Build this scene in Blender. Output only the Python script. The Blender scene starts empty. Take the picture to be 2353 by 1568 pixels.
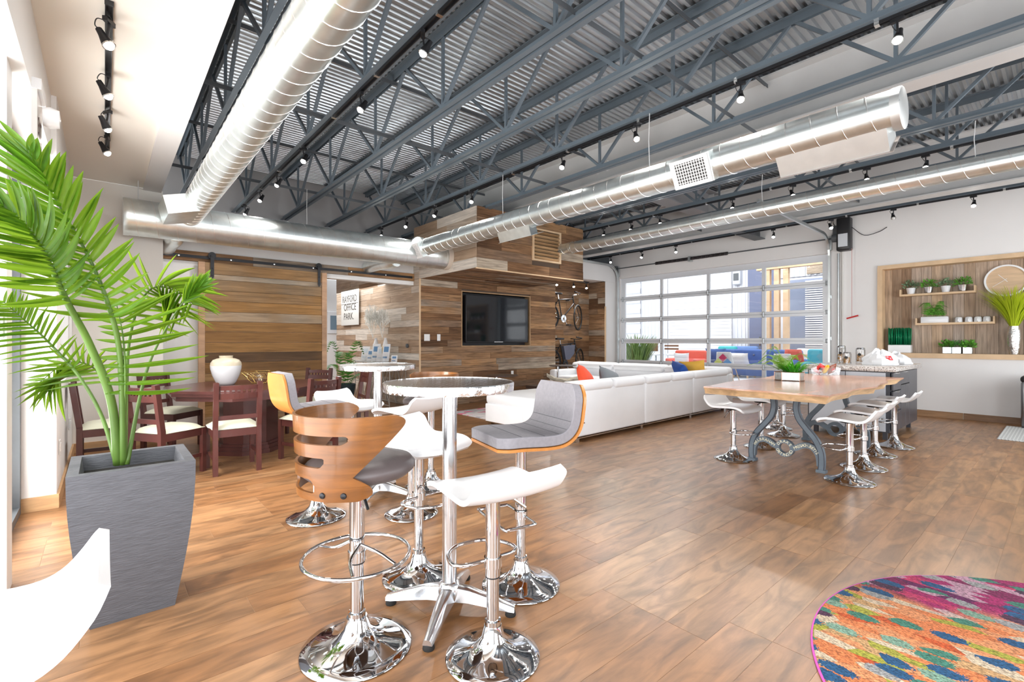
import bpy, bmesh, math, random
from math import sin, cos, pi, radians, sqrt, atan2
from mathutils import Vector, Matrix, Quaternion
random.seed(7)
C = bpy.context.scene.collection
SC = bpy.context.scene
EYE = 1.28          # camera height
YAW = radians(40.54)

# ------------------------------------------------------------------ camera
cam_d = bpy.data.cameras.new('camera')
cam_d.sensor_width = 36.0
cam_d.lens = 1095.0 * 36.0 / 2353.0
cam_d.clip_end = 200
cam = bpy.data.objects.new('camera', cam_d)
cam.location = (0, 0, EYE)
cam.rotation_euler = (pi/2, 0, -YAW)
C.objects.link(cam)
SC.camera = cam

# ------------------------------------------------------------------ exposure, world, lights
SC.view_settings.view_transform = 'Standard'
SC.view_settings.look = 'None'
SC.view_settings.gamma = 1.0
SC.view_settings.use_curve_mapping = False
SC.view_settings.exposure = 0.42
try:
    SC.cycles.use_denoising = True
    SC.cycles.max_bounces = 10
    SC.cycles.diffuse_bounces = 5
    SC.cycles.glossy_bounces = 4
    SC.cycles.transmission_bounces = 6
    SC.cycles.transparent_max_bounces = 10
    SC.cycles.sample_clamp_indirect = 6.0
    SC.cycles.caustics_reflective = False
    SC.cycles.caustics_refractive = False
except Exception:
    pass

W = bpy.data.worlds.new('sky'); SC.world = W; W.use_nodes = True
_bg = W.node_tree.nodes['Background']
_bg.inputs['Color'].default_value = (0.90, 0.95, 1.0, 1)
_bg.inputs['Strength'].default_value = 1.25

def sun(name, direction, strength, angle, color=(1, 1, 1)):
    l = bpy.data.lights.new(name, 'SUN'); l.energy = strength; l.angle = angle; l.color = color
    o = bpy.data.objects.new(name, l); C.objects.link(o)
    o.rotation_euler = Vector(direction).to_track_quat('-Z', 'Y').to_euler()
    o.location = (-6, 3, 9)
def area(name, loc, direction, sx, sy, power, color=(1, 1, 1)):
    l = bpy.data.lights.new(name, 'AREA'); l.shape = 'RECTANGLE'; l.size = sx; l.size_y = sy
    l.energy = power; l.color = color
    o = bpy.data.objects.new(name, l); C.objects.link(o)
    o.location = loc
    o.rotation_euler = Vector(direction).to_track_quat('-Z', 'Y').to_euler()
sun('sun', (0.86, -0.10, -0.42), 1.2, radians(12), (1.0, 0.96, 0.9))
# area lamps: unseen front windows narrowed for slim chrome highlights; daylight glazing on the left
area('unseen_front_window_light', (0.9, -2.75, 1.70), (0.05, 1, 0.12), 2.2, 2.5, 85, (0.93, 0.965, 1.0))
area('unseen_front_window_light', (4.6, -2.75, 1.70), (0, 1, 0.12), 2.2, 2.5, 85, (0.93, 0.965, 1.0))
area('unseen_front_window_light', (8.3, -2.75, 1.70), (0, 1, 0.12), 2.2, 2.5, 95, (0.93, 0.965, 1.0))
area('left_window_daylight', (-1.0, 0.6, 1.45), (1, 0.1, 0.28), 5.0, 2.5, 150, (0.98, 0.985, 1.0))
area('left_door_daylight', (-0.85, 4.35, 1.35), (1, 0.05, 0.22), 1.3, 2.5, 190, (1, 0.98, 0.95))
area('corridor_fill_light', (3.4, 11.0, 2.5), (0, 0, -1), 2.4, 3.0, 70)  # unseen lamp added to brighten the corridor
area('patio_overhead_light', (14.0, 6.5, 4.9), (0, 0, -1), 4.5, 9.0, 260, (0.96, 0.98, 1))  # area lamp facing down above the open patio

# ------------------------------------------------------------------ materials
MATS = {}
def _mix(nt, blend, fac, a, b):
    n = nt.nodes.new('ShaderNodeMix'); n.data_type = 'RGBA'; n.blend_type = blend
    for k, v in (('Factor', fac), ('A', a), ('B', b)):
        idx = {'Factor': 0, 'A': 6, 'B': 7}[k]
        if hasattr(v, 'is_linked') or isinstance(v, bpy.types.NodeSocket): nt.links.new(v, n.inputs[idx])
        else: n.inputs[idx].default_value = v if k == 'Factor' else (*v, 1)
    return n.outputs[2]
def mat(name, col, rough=0.5, metal=0.0, coat=0.0, noise=0.0, nscale=8.0, bump=0.0, bscale=40.0, emit=0.0, trans=0.0, ior=1.45, sss=0, stretch=(1, 1, 1), spec=None, aniso=0.0, rnd=0.0):
    """plain principled material with a little procedural colour and relief variation"""
    if name in MATS: return MATS[name]
    m = bpy.data.materials.new(name); m.use_nodes = True
    nt = m.node_tree; b = nt.nodes['Principled BSDF']
    b.inputs['Base Color'].default_value = (*col, 1)
    b.inputs['Roughness'].default_value = rough
    b.inputs['Metallic'].default_value = metal
    b.inputs['Coat Weight'].default_value = coat
    b.inputs['Coat Roughness'].default_value = 0.08
    b.inputs['IOR'].default_value = ior
    b.inputs['Transmission Weight'].default_value = trans
    if spec is not None: b.inputs['Specular IOR Level'].default_value = spec
    if emit:
        b.inputs['Emission Color'].default_value = (*col, 1); b.inputs['Emission Strength'].default_value = emit
    tc = nt.nodes.new('ShaderNodeTexCoord'); mp = nt.nodes.new('ShaderNodeMapping'); mp.inputs['Scale'].default_value = stretch
    nt.links.new(tc.outputs['Object'], mp.inputs['Vector'])
    if noise or rnd:
        cur = None
        n = nt.nodes.new('ShaderNodeTexNoise'); n.inputs['Scale'].default_value = nscale; n.inputs['Detail'].default_value = 5
        nt.links.new(mp.outputs[0], n.inputs['Vector'])
        r = nt.nodes.new('ShaderNodeMapRange'); r.inputs[1].default_value = 0.3; r.inputs[2].default_value = 0.7
        r.inputs[3].default_value = 1 - noise; r.inputs[4].default_value = 1 + noise
        nt.links.new(n.outputs['Fac'], r.inputs[0])
        f = r.outputs[0]
        if rnd:
            oi = nt.nodes.new('ShaderNodeObjectInfo'); r2 = nt.nodes.new('ShaderNodeMapRange')
            r2.inputs[3].default_value = 1 - rnd; r2.inputs[4].default_value = 1 + rnd
            nt.links.new(oi.outputs['Random'], r2.inputs[0])
            mu = nt.nodes.new('ShaderNodeMath'); mu.operation = 'MULTIPLY'
            nt.links.new(f, mu.inputs[0]); nt.links.new(r2.outputs[0], mu.inputs[1]); f = mu.outputs[0]
        v = nt.nodes.new('ShaderNodeVectorMath'); v.operation = 'SCALE'; v.inputs[0].default_value = col
        nt.links.new(f, v.inputs['Scale']); nt.links.new(v.outputs[0], b.inputs['Base Color'])
    if bump:
        n2 = nt.nodes.new('ShaderNodeTexNoise'); n2.inputs['Scale'].default_value = bscale; n2.inputs['Detail'].default_value = 4
        nt.links.new(mp.outputs[0], n2.inputs['Vector'])
        bp = nt.nodes.new('ShaderNodeBump'); bp.inputs['Strength'].default_value = bump; bp.inputs['Distance'].default_value = 0.01
        nt.links.new(n2.outputs['Fac'], bp.inputs['Height']); nt.links.new(bp.outputs[0], b.inputs['Normal'])
    MATS[name] = m
    return m
def ramp(nt, stops, interp='LINEAR'):
    r = nt.nodes.new('ShaderNodeValToRGB'); cr = r.color_ramp; cr.interpolation = interp
    while len(cr.elements) < len(stops): cr.elements.new(0.5)
    for e, (p, c) in zip(cr.elements, stops): e.position = p; e.color = (*c, 1)
    return r
def wood(name, stops, scale, rough=0.6, grain=0.35, bump=0.25, coat=0.0, interp='LINEAR', coords='POS', dirt=0.0, spec=0.5, seed=3.0, patch=0.35, pscale=1.6, coatr=0.1, mottle=None):
    """boards: one colour of the ramp per object, grain stretched along the board"""
    if name in MATS: return MATS[name]
    m = bpy.data.materials.new(name); m.use_nodes = True
    nt = m.node_tree; b = nt.nodes['Principled BSDF']
    b.inputs['Roughness'].default_value = rough; b.inputs['Coat Weight'].default_value = coat; b.inputs['Coat Roughness'].default_value = coatr
    b.inputs['Specular IOR Level'].default_value = spec
    oi = nt.nodes.new('ShaderNodeObjectInfo')
    if coords == 'POS':
        g = nt.nodes.new('ShaderNodeNewGeometry'); src = g.outputs['Position']
    else:
        g = nt.nodes.new('ShaderNodeTexCoord'); src = g.outputs['Object']
    off = nt.nodes.new('ShaderNodeMath'); off.operation = 'MULTIPLY'; off.inputs[1].default_value = 37.0
    nt.links.new(oi.outputs['Random'], off.inputs[0])
    add = nt.nodes.new('ShaderNodeVectorMath'); add.operation = 'ADD'
    nt.links.new(src, add.inputs[0]); nt.links.new(off.outputs[0], add.inputs[1])
    mp = nt.nodes.new('ShaderNodeMapping'); mp.inputs['Scale'].default_value = scale
    nt.links.new(add.outputs[0], mp.inputs['Vector'])
    n = nt.nodes.new('ShaderNodeTexNoise'); n.inputs['Scale'].default_value = 1.0; n.inputs['Detail'].default_value = 7
    n.inputs['Roughness'].default_value = 0.62; n.inputs['Distortion'].default_value = 0.6
    nt.links.new(mp.outputs[0], n.inputs['Vector'])
    n2 = nt.nodes.new('ShaderNodeTexNoise'); n2.inputs['Scale'].default_value = pscale; n2.inputs['Detail'].default_value = 3
    nt.links.new(add.outputs[0], n2.inputs['Vector'])
    # choose the board's colour: random per object, shifted a little by broad patches
    sh = nt.nodes.new('ShaderNodeMath'); sh.operation = 'MULTIPLY_ADD'; sh.inputs[1].default_value = patch; sh.inputs[2].default_value = -patch * 0.5
    nt.links.new(n2.outputs['Fac'], sh.inputs[0])
    ad = nt.nodes.new('ShaderNodeMath'); ad.operation = 'ADD'; ad.use_clamp = True
    nt.links.new(oi.outputs['Random'], ad.inputs[0]); nt.links.new(sh.outputs[0], ad.inputs[1])
    r = ramp(nt, stops, interp); nt.links.new(ad.outputs[0], r.inputs[0])
    mr = nt.nodes.new('ShaderNodeMapRange'); mr.inputs[1].default_value = 0.3; mr.inputs[2].default_value = 0.72
    mr.inputs[3].default_value = 1 - grain; mr.inputs[4].default_value = 1 + grain
    nt.links.new(n.outputs['Fac'], mr.inputs[0])
    sc = nt.nodes.new('ShaderNodeVectorMath'); sc.operation = 'SCALE'
    nt.links.new(r.outputs[0], sc.inputs[0]); nt.links.new(mr.outputs[0], sc.inputs['Scale'])
    if mottle:
        mp3 = nt.nodes.new('ShaderNodeMapping'); mp3.inputs['Scale'].default_value = mottle; nt.links.new(add.outputs[0], mp3.inputs['Vector'])
        n3 = nt.nodes.new('ShaderNodeTexNoise'); n3.inputs['Scale'].default_value = 1.0; n3.inputs['Detail'].default_value = 5; n3.inputs['Distortion'].default_value = 1.2
        nt.links.new(mp3.outputs[0], n3.inputs['Vector'])
        m3 = nt.nodes.new('ShaderNodeMapRange'); m3.inputs[1].default_value = 0.34; m3.inputs[2].default_value = 0.58; m3.inputs[3].default_value = 0.62; m3.inputs[4].default_value = 1.10
        nt.links.new(n3.outputs['Fac'], m3.inputs[0])
        sc2 = nt.nodes.new('ShaderNodeVectorMath'); sc2.operation = 'SCALE'; nt.links.new(sc.outputs[0], sc2.inputs[0]); nt.links.new(m3.outputs[0], sc2.inputs['Scale']); sc = sc2
    nt.links.new(sc.outputs[0], b.inputs['Base Color'])
    if bump:
        bp = nt.nodes.new('ShaderNodeBump'); bp.inputs['Strength'].default_value = bump; bp.inputs['Distance'].default_value = 0.004
        nt.links.new(n.outputs['Fac'], bp.inputs['Height']); nt.links.new(bp.outputs[0], b.inputs['Normal'])
    MATS[name] = m
    return m
def glass(name='clear_glass', col=(1, 1, 1), refl=0.10):
    """thin clear pane: mostly see-through with a mirror share"""
    if name in MATS: return MATS[name]
    m = bpy.data.materials.new(name); m.use_nodes = True; nt = m.node_tree
    for n in list(nt.nodes):
        if n.type != 'OUTPUT_MATERIAL': nt.nodes.remove(n)
    out = [n for n in nt.nodes if n.type == 'OUTPUT_MATERIAL'][0]
    t = nt.nodes.new('ShaderNodeBsdfTransparent'); t.inputs[0].default_value = (*col, 1)
    g = nt.nodes.new('ShaderNodeBsdfGlossy'); g.inputs['Roughness'].default_value = 0.02
    lw = nt.nodes.new('ShaderNodeLayerWeight'); lw.inputs[0].default_value = 0.25
    mx = nt.nodes.new('ShaderNodeMixShader')
    mu = nt.nodes.new('ShaderNodeMath'); mu.operation = 'MULTIPLY_ADD'; mu.inputs[1].default_value = 0.5; mu.inputs[2].default_value = refl * 0.5
    nt.links.new(lw.outputs['Fresnel'], mu.inputs[0]); nt.links.new(mu.outputs[0], mx.inputs[0])
    nt.links.new(t.outputs[0], mx.inputs[1]); nt.links.new(g.outputs[0], mx.inputs[2]); nt.links.new(mx.outputs[0], out.inputs[0])
    MATS[name] = m
    return m

WHITE = mat('white_wall_paint', (0.82, 0.81, 0.80), 0.7, noise=0.015, nscale=2, bump=0.05, bscale=120)
CREAM = mat('cream_wall_paint', (0.80, 0.765, 0.71), 0.75, noise=0.015, nscale=2, bump=0.05, bscale=120)
GREYW = mat('grey_upper_wall_paint', (0.44, 0.425, 0.42), 0.8, noise=0.05, nscale=2)
STEEL = mat('blue_grey_steel_paint', (0.125, 0.158, 0.188), 0.36, noise=0.06, nscale=6, spec=0.5)
STEELL = mat('pale_grey_steel_paint', (0.62, 0.63, 0.63), 0.55, noise=0.03, nscale=3)
STEELD = mat('dark_grey_steel_paint', (0.09, 0.10, 0.11), 0.45, noise=0.08, nscale=6)
CHROME = mat('polished_chrome', (0.70, 0.71, 0.73), 0.045, 1.0)
ALU = mat('brushed_aluminium', (0.70, 0.71, 0.73), 0.22, 1.0, bump=0.02, bscale=200)
BLACK = mat('black_plastic', (0.018, 0.018, 0.02), 0.4)
BLACKM = mat('black_metal', (0.03, 0.03, 0.033), 0.35, 0.6)
WHITEP = mat('white_plastic', (0.80, 0.81, 0.83), 0.28, coat=0.2)
WHITEL = mat('white_leather', (0.90, 0.91, 0.93), 0.38, noise=0.02, nscale=4, bump=0.06, bscale=160)
RUBBER = mat('black_rubber', (0.015, 0.015, 0.015), 0.7)
GLASS = glass()
def galv(name, tint):
    """galvanised sheet: metal with soft spangle"""
    return mat(name, tint, 0.28, 0.90, noise=0.08, nscale=9, bump=0.03, bscale=26)
GALV = galv('galvanised_duct', (0.84, 0.905, 0.905))
DECK = mat('galvanised_deck', (0.62, 0.655, 0.685), 0.30, 0.88, noise=0.16, nscale=1.2, bump=0.02, bscale=20)

# ------------------------------------------------------------------ mesh helpers
class MB:
    """collects shapes, builds them as ONE mesh object"""
    def __init__(s): s.v = []; s.f = []
    def add(s, vs, fs):
        o = len(s.v); s.v += [tuple(x) for x in vs]; s.f += [tuple(i + o for i in f) for f in fs]; return s
    def box(s, c, size, M=None):
        x, y, z = (a / 2 for a in size); c = Vector(c)
        P = [Vector((i * x, j * y, k * z)) for i in (-1, 1) for j in (-1, 1) for k in (-1, 1)]
        if M is not None: P = [M @ p for p in P]
        return s.add([p + c for p in P], [(0, 1, 3, 2), (4, 6, 7, 5), (0, 4, 5, 1), (2, 3, 7, 6), (0, 2, 6, 4), (1, 5, 7, 3)])
    def bx(s, x0, x1, y0, y1, z0, z1):
        return s.box(((x0+x1)/2, (y0+y1)/2, (z0+z1)/2), (abs(x1-x0), abs(y1-y0), abs(z1-z0)))
    def rbox(s, c, size, r=0.02, seg=3, M=None):
        """box with rounded edges"""
        bm = bmesh.new(); bmesh.ops.create_cube(bm, size=1.0)
        bmesh.ops.scale(bm, vec=size, verts=bm.verts)
        r = min(r, min(size) * 0.49)
        bmesh.ops.bevel(bm, geom=list(bm.edges), offset=r, segments=seg, profile=0.5, affect='EDGES')
        bm.verts.index_update()
        c = Vector(c)
        s.add([((M @ v.co) if M is not None else v.co) + c for v in bm.verts], [[v.index for v in f.verts] for f in bm.faces]); bm.free(); return s
    def bar(s, a, b, w, h=None, up=(0, 0, 1)):
        """square bar between two points"""
        a, b = Vector(a), Vector(b); h = h or w; d = (b - a); L = d.length; d.normalize()
        u = Vector(up)
        if abs(d.dot(u)) > 0.99: u = Vector((1, 0, 0))
        x = d.cross(u).normalized(); y = x.cross(d).normalized()
        P = [a + x*i*w/2 + y*j*h/2 for i, j in ((-1, -1), (1, -1), (1, 1), (-1, 1))]
        return s.add(P + [p + d*L for p in P], [(3, 2, 1, 0), (4, 5, 6, 7), (0, 1, 5, 4), (1, 2, 6, 5), (2, 3, 7, 6), (3, 0, 4, 7)])
    def tube(s, pts, r, n=8, closed=False, cap=True, flat=1.0):
        pts = [Vector(p) for p in pts]; m = len(pts); rs = r if isinstance(r, (list, tuple)) else [r] * m
        T = []
        for i in range(m):
            if closed: t = pts[(i+1) % m] - pts[i-1]
            else: t = pts[min(i+1, m-1)] - pts[max(i-1, 0)]
            T.append(t.normalized())
        u = Vector((0, 0, 1)) if abs(T[0].z) < 0.9 else Vector((1, 0, 0))
        u = (u - T[0] * u.dot(T[0])).normalized(); vs = []
        for i in range(m):
            if i: u = (T[i-1].rotation_difference(T[i]) @ u); u = (u - T[i] * u.dot(T[i])).normalized()
            w = T[i].cross(u)
            for k in range(n):
                a = 2 * pi * k / n
                vs.append(pts[i] + (u * cos(a) + w * sin(a) * flat) * rs[i])
        fs = []
        for i in range(m if closed else m - 1):
            j = (i + 1) % m
            for k in range(n): fs.append((i*n+k, i*n+(k+1) % n, j*n+(k+1) % n, j*n+k))
        if cap and not closed: fs.append(tuple(range(n-1, -1, -1))); fs.append(tuple((m-1)*n+k for k in range(n)))
        return s.add(vs, fs)
    def lathe(s, prof, n=32, c=(0, 0, 0), M=None):
        """prof: (radius, z) from bottom to top"""
        vs = []; fs = []; c = Vector(c)
        for r, z in prof:
            for k in range(n):
                a = 2*pi*k/n; p = Vector((r*cos(a), r*sin(a), z)); vs.append(((M @ p) if M is not None else p) + c)
        for i in range(len(prof)-1):
            for k in range(n): fs.append((i*n+k, i*n+(k+1) % n, (i+1)*n+(k+1) % n, (i+1)*n+k))
        if prof[0][0] > 1e-5 and prof[-1][0] > 1e-5 and len(prof) > 2:      # a ring: close the loop
            q = (len(prof)-1)*n
            for k in range(n): fs.append((q+k, q+(k+1) % n, (k+1) % n, k))
        else:
            if prof[0][0] > 1e-5: fs.append(tuple(range(n-1, -1, -1)))
            if prof[-1][0] > 1e-5: fs.append(tuple((len(prof)-1)*n+k for k in range(n)))
        return s.add(vs, fs)
    def prism(s, outline, z0, z1, M=None):
        """flat outline (x, y) raised from z0 to z1"""
        n = len(outline); vs = [Vector((x, y, z)) for z in (z0, z1) for x, y in outline]
        if M is not None: vs = [M @ v for v in vs]
        return s.add(vs, [tuple(range(n-1, -1, -1)), tuple(range(n, 2*n))] + [(i, (i+1) % n, n+(i+1) % n, n+i) for i in range(n)])
    def grid(s, rows, closed_u=False):
        """rows: list of equal-length lists of points"""
        m = len(rows[0]); fs = []
        for i in range(len(rows)-1):
            for k in range(m - (0 if closed_u else 1)): fs.append((i*m+k, i*m+(k+1) % m, (i+1)*m+(k+1) % m, (i+1)*m+k))
        return s.add([p for r in rows for p in r], fs)
    def slab(s, rows, t, nrm=None):
        """a curved sheet of thickness t made from a grid of points"""
        R, m = len(rows), len(rows[0]); P = [[Vector(p) for p in r] for r in rows]; N = []
        for i in range(R):
            N.append([])
            for k in range(m):
                du = P[i][min(k+1, m-1)] - P[i][max(k-1, 0)]; dv = P[min(i+1, R-1)][k] - P[max(i-1, 0)][k]
                N[-1].append(du.cross(dv).normalized())
        A = [P[i][k] + N[i][k]*t/2 for i in range(R) for k in range(m)]; B = [P[i][k] - N[i][k]*t/2 for i in range(R) for k in range(m)]
        q = R*m; fs = []
        for i in range(R-1):
            for k in range(m-1):
                a, b, c, d = i*m+k, i*m+k+1, (i+1)*m+k+1, (i+1)*m+k
                fs += [(a, b, c, d), (q+d, q+c, q+b, q+a)]
        ring = [k for k in range(m)] + [i*m+m-1 for i in range(1, R)] + [(R-1)*m+k for k in range(m-2, -1, -1)] + [i*m for i in range(R-2, 0, -1)]
        for i in range(len(ring)): a, b = ring[i], ring[(i+1) % len(ring)]; fs.append((a, q+a, q+b, b))
        return s.add(A + B, fs)
    def xf(s, M, i0=0):
        s.v[i0:] = [tuple(M @ Vector(p)) for p in s.v[i0:]]; return s
    def mesh(s, name, material, smooth=None, recalc=True, sub=0):
        me = bpy.data.meshes.new(name); me.from_pydata(s.v, [], s.f)
        if recalc and len(s.f) < 60000:
            bm = bmesh.new(); bm.from_mesh(me); bmesh.ops.recalc_face_normals(bm, faces=bm.faces)
            bm.to_mesh(me); bm.free()
        if material is not None: me.materials.append(material)
        if smooth is not None:
            me.shade_smooth() if smooth is True else None
            if smooth is not True:
                me.shade_smooth(); me.set_sharp_from_angle(angle=radians(smooth))
        me.update(); return me
    def build(s, name, material, parent=None, smooth=35, loc=None, sub=0, recalc=True):
        o = bpy.data.objects.new(name, s.mesh(name, material, smooth, recalc)); C.objects.link(o)
        if parent is not None: o.parent = parent
        if loc is not None: o.location = loc
        if sub:
            md = o.modifiers.new('smooth', 'SUBSURF'); md.levels = sub; md.render_levels = sub
        return o

def tag(o, label=None, cat=None, group=None, kind=None):
    if label: o['label'] = label
    if cat: o['category'] = cat
    if group: o['group'] = group
    if kind: o['kind'] = kind
    return o
def thing(name, label, cat, loc=(0, 0, 0), rz=0.0, group=None):
    o = bpy.data.objects.new(name, None); C.objects.link(o); o.empty_display_size = 0.1
    o.location = loc; o.rotation_euler = (0, 0, rz)
    return tag(o, label, cat, group)
def struct(name, mb, material, parent=None, smooth=35):
    o = mb.build(name, material, parent, smooth)
    if parent is None: o['kind'] = 'structure'
    return o
def copy_tree(o, parent=None):
    c = o.copy(); C.objects.link(c)
    if parent is not None: c.parent = parent
    for ch in list(o.children): copy_tree(ch, c)
    return c
def dup(root, loc, rz, label=None, group=None):
    r = copy_tree(root); r.location = loc; r.rotation_euler = (0, 0, rz)
    if label: r['label'] = label
    if group: r['group'] = group
    return r
def RX(a): return Matrix.Rotation(a, 3, 'X')
def RY(a): return Matrix.Rotation(a, 3, 'Y')
def RZ(a): return Matrix.Rotation(a, 3, 'Z')
def text_shape(txt, size, depth=0.002):
    """letters as a mesh lying in the xy plane, centred on the origin"""
    cu = bpy.data.curves.new('t', 'FONT'); cu.body = txt; cu.size = size; cu.extrude = depth; cu.align_x = 'CENTER'; cu.align_y = 'CENTER'
    cu.resolution_u = 3
    o = bpy.data.objects.new('t', cu); C.objects.link(o)
    dg = bpy.context.evaluated_depsgraph_get(); me = bpy.data.meshes.new_from_object(o.evaluated_get(dg))
    vs = [v.co.copy() for v in me.vertices]; fs = [tuple(p.vertices) for p in me.polygons]
    bpy.data.objects.remove(o); bpy.data.curves.remove(cu); bpy.data.meshes.remove(me)
    return vs, fs
def arc(c, r, a0, a1, n):
    return [(c[0] + r*cos(a0 + (a1-a0)*i/n), c[1] + r*sin(a0 + (a1-a0)*i/n)) for i in range(n+1)]
def spline(pts, n):
    """smooth curve through points (Catmull-Rom)"""
    P = [Vector(p) for p in pts]; P = [2*P[0]-P[1]] + P + [2*P[-1]-P[-2]]; out = []
    for i in range(1, len(P)-2):
        for k in range(n):
            t = k / n; a, b, c, d = P[i-1], P[i], P[i+1], P[i+2]
            out.append(0.5 * ((2*b) + (c-a)*t + (2*a-5*b+4*c-d)*t*t + (3*b-3*c+d-a)*t**3))
    out.append(P[-2]); return out

# unit pieces shared by all boards, planks and bars of one material
_UNIT = {}
def unit_box(material):
    """1 x 1 x 1 box from the origin with chamfered long front edges"""
    k = material.name
    if k not in _UNIT:
        m = MB().bx(0, 1, 0, 1, 0, 1); _UNIT[k] = m.mesh('piece_' + k, material, None)
    return _UNIT[k]
def piece(name, material, parent, loc, size, rot=None):
    o = bpy.data.objects.new(name, unit_box(material)); C.objects.link(o)
    if parent is not None: o.parent = parent
    o.location = loc; o.scale = size
    if rot is not None: o.rotation_euler = rot
    return o
def subtract(iv, a, b):
    out = []
    for s, e in iv:
        if b <= s or a >= e: out.append((s, e)); continue
        if a > s: out.append((s, a))
        if b < e: out.append((b, e))
    return out
def boards(parent, material, origin, rz, width, height, row, holes=(), seed=1, lens=(0.5, 1.9), thick=0.016, vertical=False, name='board', tilt=0.0, gap=0.003):
    """random-length boards over a wall face; local x runs along the wall, local -y faces the room"""
    rnd = random.Random(seed); n = max(1, round((width if vertical else height) / row)); rh = (width if vertical else height) / n
    L = height if vertical else width; base = Matrix.Translation(origin) @ Matrix.Rotation(rz, 4, 'Z') @ Matrix.Rotation(tilt, 4, 'X')
    out = []
    for i in range(n):
        lo = i * rh; iv = [(0.0, L)]
        for (a, b, c, d) in holes:            # a..b along local x, c..d along local z
            p, q, r_, s_ = (c, d, a, b) if vertical else (a, b, c, d)
            if lo + rh * 0.55 > r_ and lo + rh * 0.45 < s_: iv = subtract(iv, p, q)
        for s, e in iv:
            x = s
            while x < e - 1e-4:
                l = rnd.uniform(*lens)
                if e - (x + l) < lens[0] * 0.6: l = e - x
                t = thick + rnd.uniform(0.0, 0.009)
                if vertical: loc, size = (lo + gap/2, -t, x + gap/2), (rh - gap, t, l - gap)
                else: loc, size = (x + gap/2, -t, lo + gap/2), (l - gap, t, rh - gap)
                M = base @ Matrix.Translation(loc)
                o = piece(name, material, parent, M.to_translation(), size, M.to_euler()); out.append(o)
                x += l
    return out
# ------------------------------------------------------------------ where pixels of the survey photo lie in the room
CY, SY = cos(YAW), sin(YAW)
def _ray(px, py):
    t = (px - 1176.5) / 1095.0; u = (784.0 - py) / 1095.0
    return Vector((SY + CY*t, CY - SY*t, u))
def on_z(px, py, z=0.0):
    r = _ray(px, py); d = (z - EYE) / r.z; return Vector((0, 0, EYE)) + r*d
def on_y(px, py, y):
    r = _ray(px, py); return Vector((0, 0, EYE)) + r*(y / r.y)
def on_x(px, py, x):
    r = _ray(px, py); return Vector((0, 0, EYE)) + r*(x / r.x)
def on_d(px, py, d):
    return Vector((0, 0, EYE)) + _ray(px, py)*d

XR = 10.65      # right wall
YT = 8.05       # screen wall
YB = 8.26       # wall behind the sliding door
YU = 9.20       # upper back wall
ZD = 4.24       # underside of the roof deck
ZS = 2.47       # soffit of the timber bulkhead

# ------------------------------------------------------------------ floor: 1.22 x 0.186 m planks
FLOORW = wood('floor_plank_wood', [(0.0, (0.235, 0.110, 0.044)), (0.35, (0.265, 0.130, 0.055)), (0.65, (0.28, 0.144, 0.064)), (1.0, (0.31, 0.167, 0.078))],
              (1.6, 16.0, 3.0), rough=0.33, grain=0.28, bump=0.05, coat=0.0, spec=0.6, patch=0.5, pscale=2.6, mottle=(3.0, 9.0, 3.0))
floor = struct('floor', MB().bx(-1.3, XR+0.1, -2.9, 13.7, -0.10, -0.0012), mat('floor_joint_glint', (0.42, 0.29, 0.19), 0.6))  # pale joint colour stands for glints on the plank bevels
def floor_planks():
    rows = []; rnd = random.Random(3); pw, pl = 0.186, 1.22
    y = -2.9; i = 0
    while y < 13.6:
        x = -1.3 - rnd.choice((0.0, 0.41, 0.82, 0.2, 0.6)); xe = XR if y < 9.0 else 4.6
        while x < xe:
            a, b = max(x, -1.3), min(x + pl, xe)
            if b - a > 0.05: rows.append((a, b, y, y + pw))
            x += pl
        y += pw; i += 1
    def size(p):
        cx, cy = (p[0]+p[1])/2, (p[2]+p[3])/2; d = cx*SY + cy*CY; l = cx*CY - cy*SY
        if d < 0.5 or abs(l/d) > 1.35: return 0
        return (p[1]-p[0]) / d**3
    rows.sort(key=size, reverse=True)
    for a, b, c, d in rows[:300]:
        piece('plank', FLOORW, floor, (a+0.001, c+0.0007, -0.0011), (b-a-0.002, d-c-0.0014, 0.0011))
    m = MB()
    for a, b, c, d in rows[300:]: m.bx(a+0.001, b-0.001, c+0.0007, d-0.0007, -0.0011, 0)
    o = m.build('plank', FLOORW, floor, None, recalc=False); o['kind'] = 'stuff'
floor_planks()

# ------------------------------------------------------------------ walls
PALE = mat('pale_pine', (0.70, 0.50, 0.31), 0.55, noise=0.10, nscale=5, bump=0.05, stretch=(1, 1, 1))
BASEW = wood('baseboard_wood', [(0, (0.24, 0.13, 0.065)), (1, (0.40, 0.23, 0.115))], (3, 3, 30), rough=0.5, grain=0.25)
BASEL = wood('light_baseboard_wood', [(0, (0.50, 0.30, 0.15)), (1, (0.56, 0.36, 0.19))], (3, 3, 30), rough=0.5, grain=0.2)
WL = -0.28
m = MB()
m.bx(-0.53, WL, 5.06, 5.50, 0, 3.4).bx(-0.53, WL, 6.60, 7.65, 0, 3.4).bx(-0.53, WL, 5.50, 6.60, 0, 0.92).bx(-0.53, WL, 5.50, 6.60, 2.18, 3.4)
m.bx(-0.55, -0.31, -2.9, 5.06, 2.70, 3.4)
m.bx(-0.95, -0.37, 3.44, 3.62, 0, 2.70)
wall_left = struct('wall_left', m, WHITE)
struct('baseboard_left', MB().bx(-0.47, -0.265, 5.042, 5.059, 0, 0.105).bx(WL+0.001, -0.262, 5.059, 7.399, 0, 0.105), BASEL)
wl2 = struct('wall_back_left', MB().bx(WL+0.001, 0.56, 7.40, 7.65, 0, 3.16).bx(0.40, 0.56, 7.65, YB-0.001, 0, 3.16), CREAM)
struct('baseboard_back_left', MB().bx(-0.262, 0.56, 7.382, 7.399, 0, 0.105), BASEL)
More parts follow.
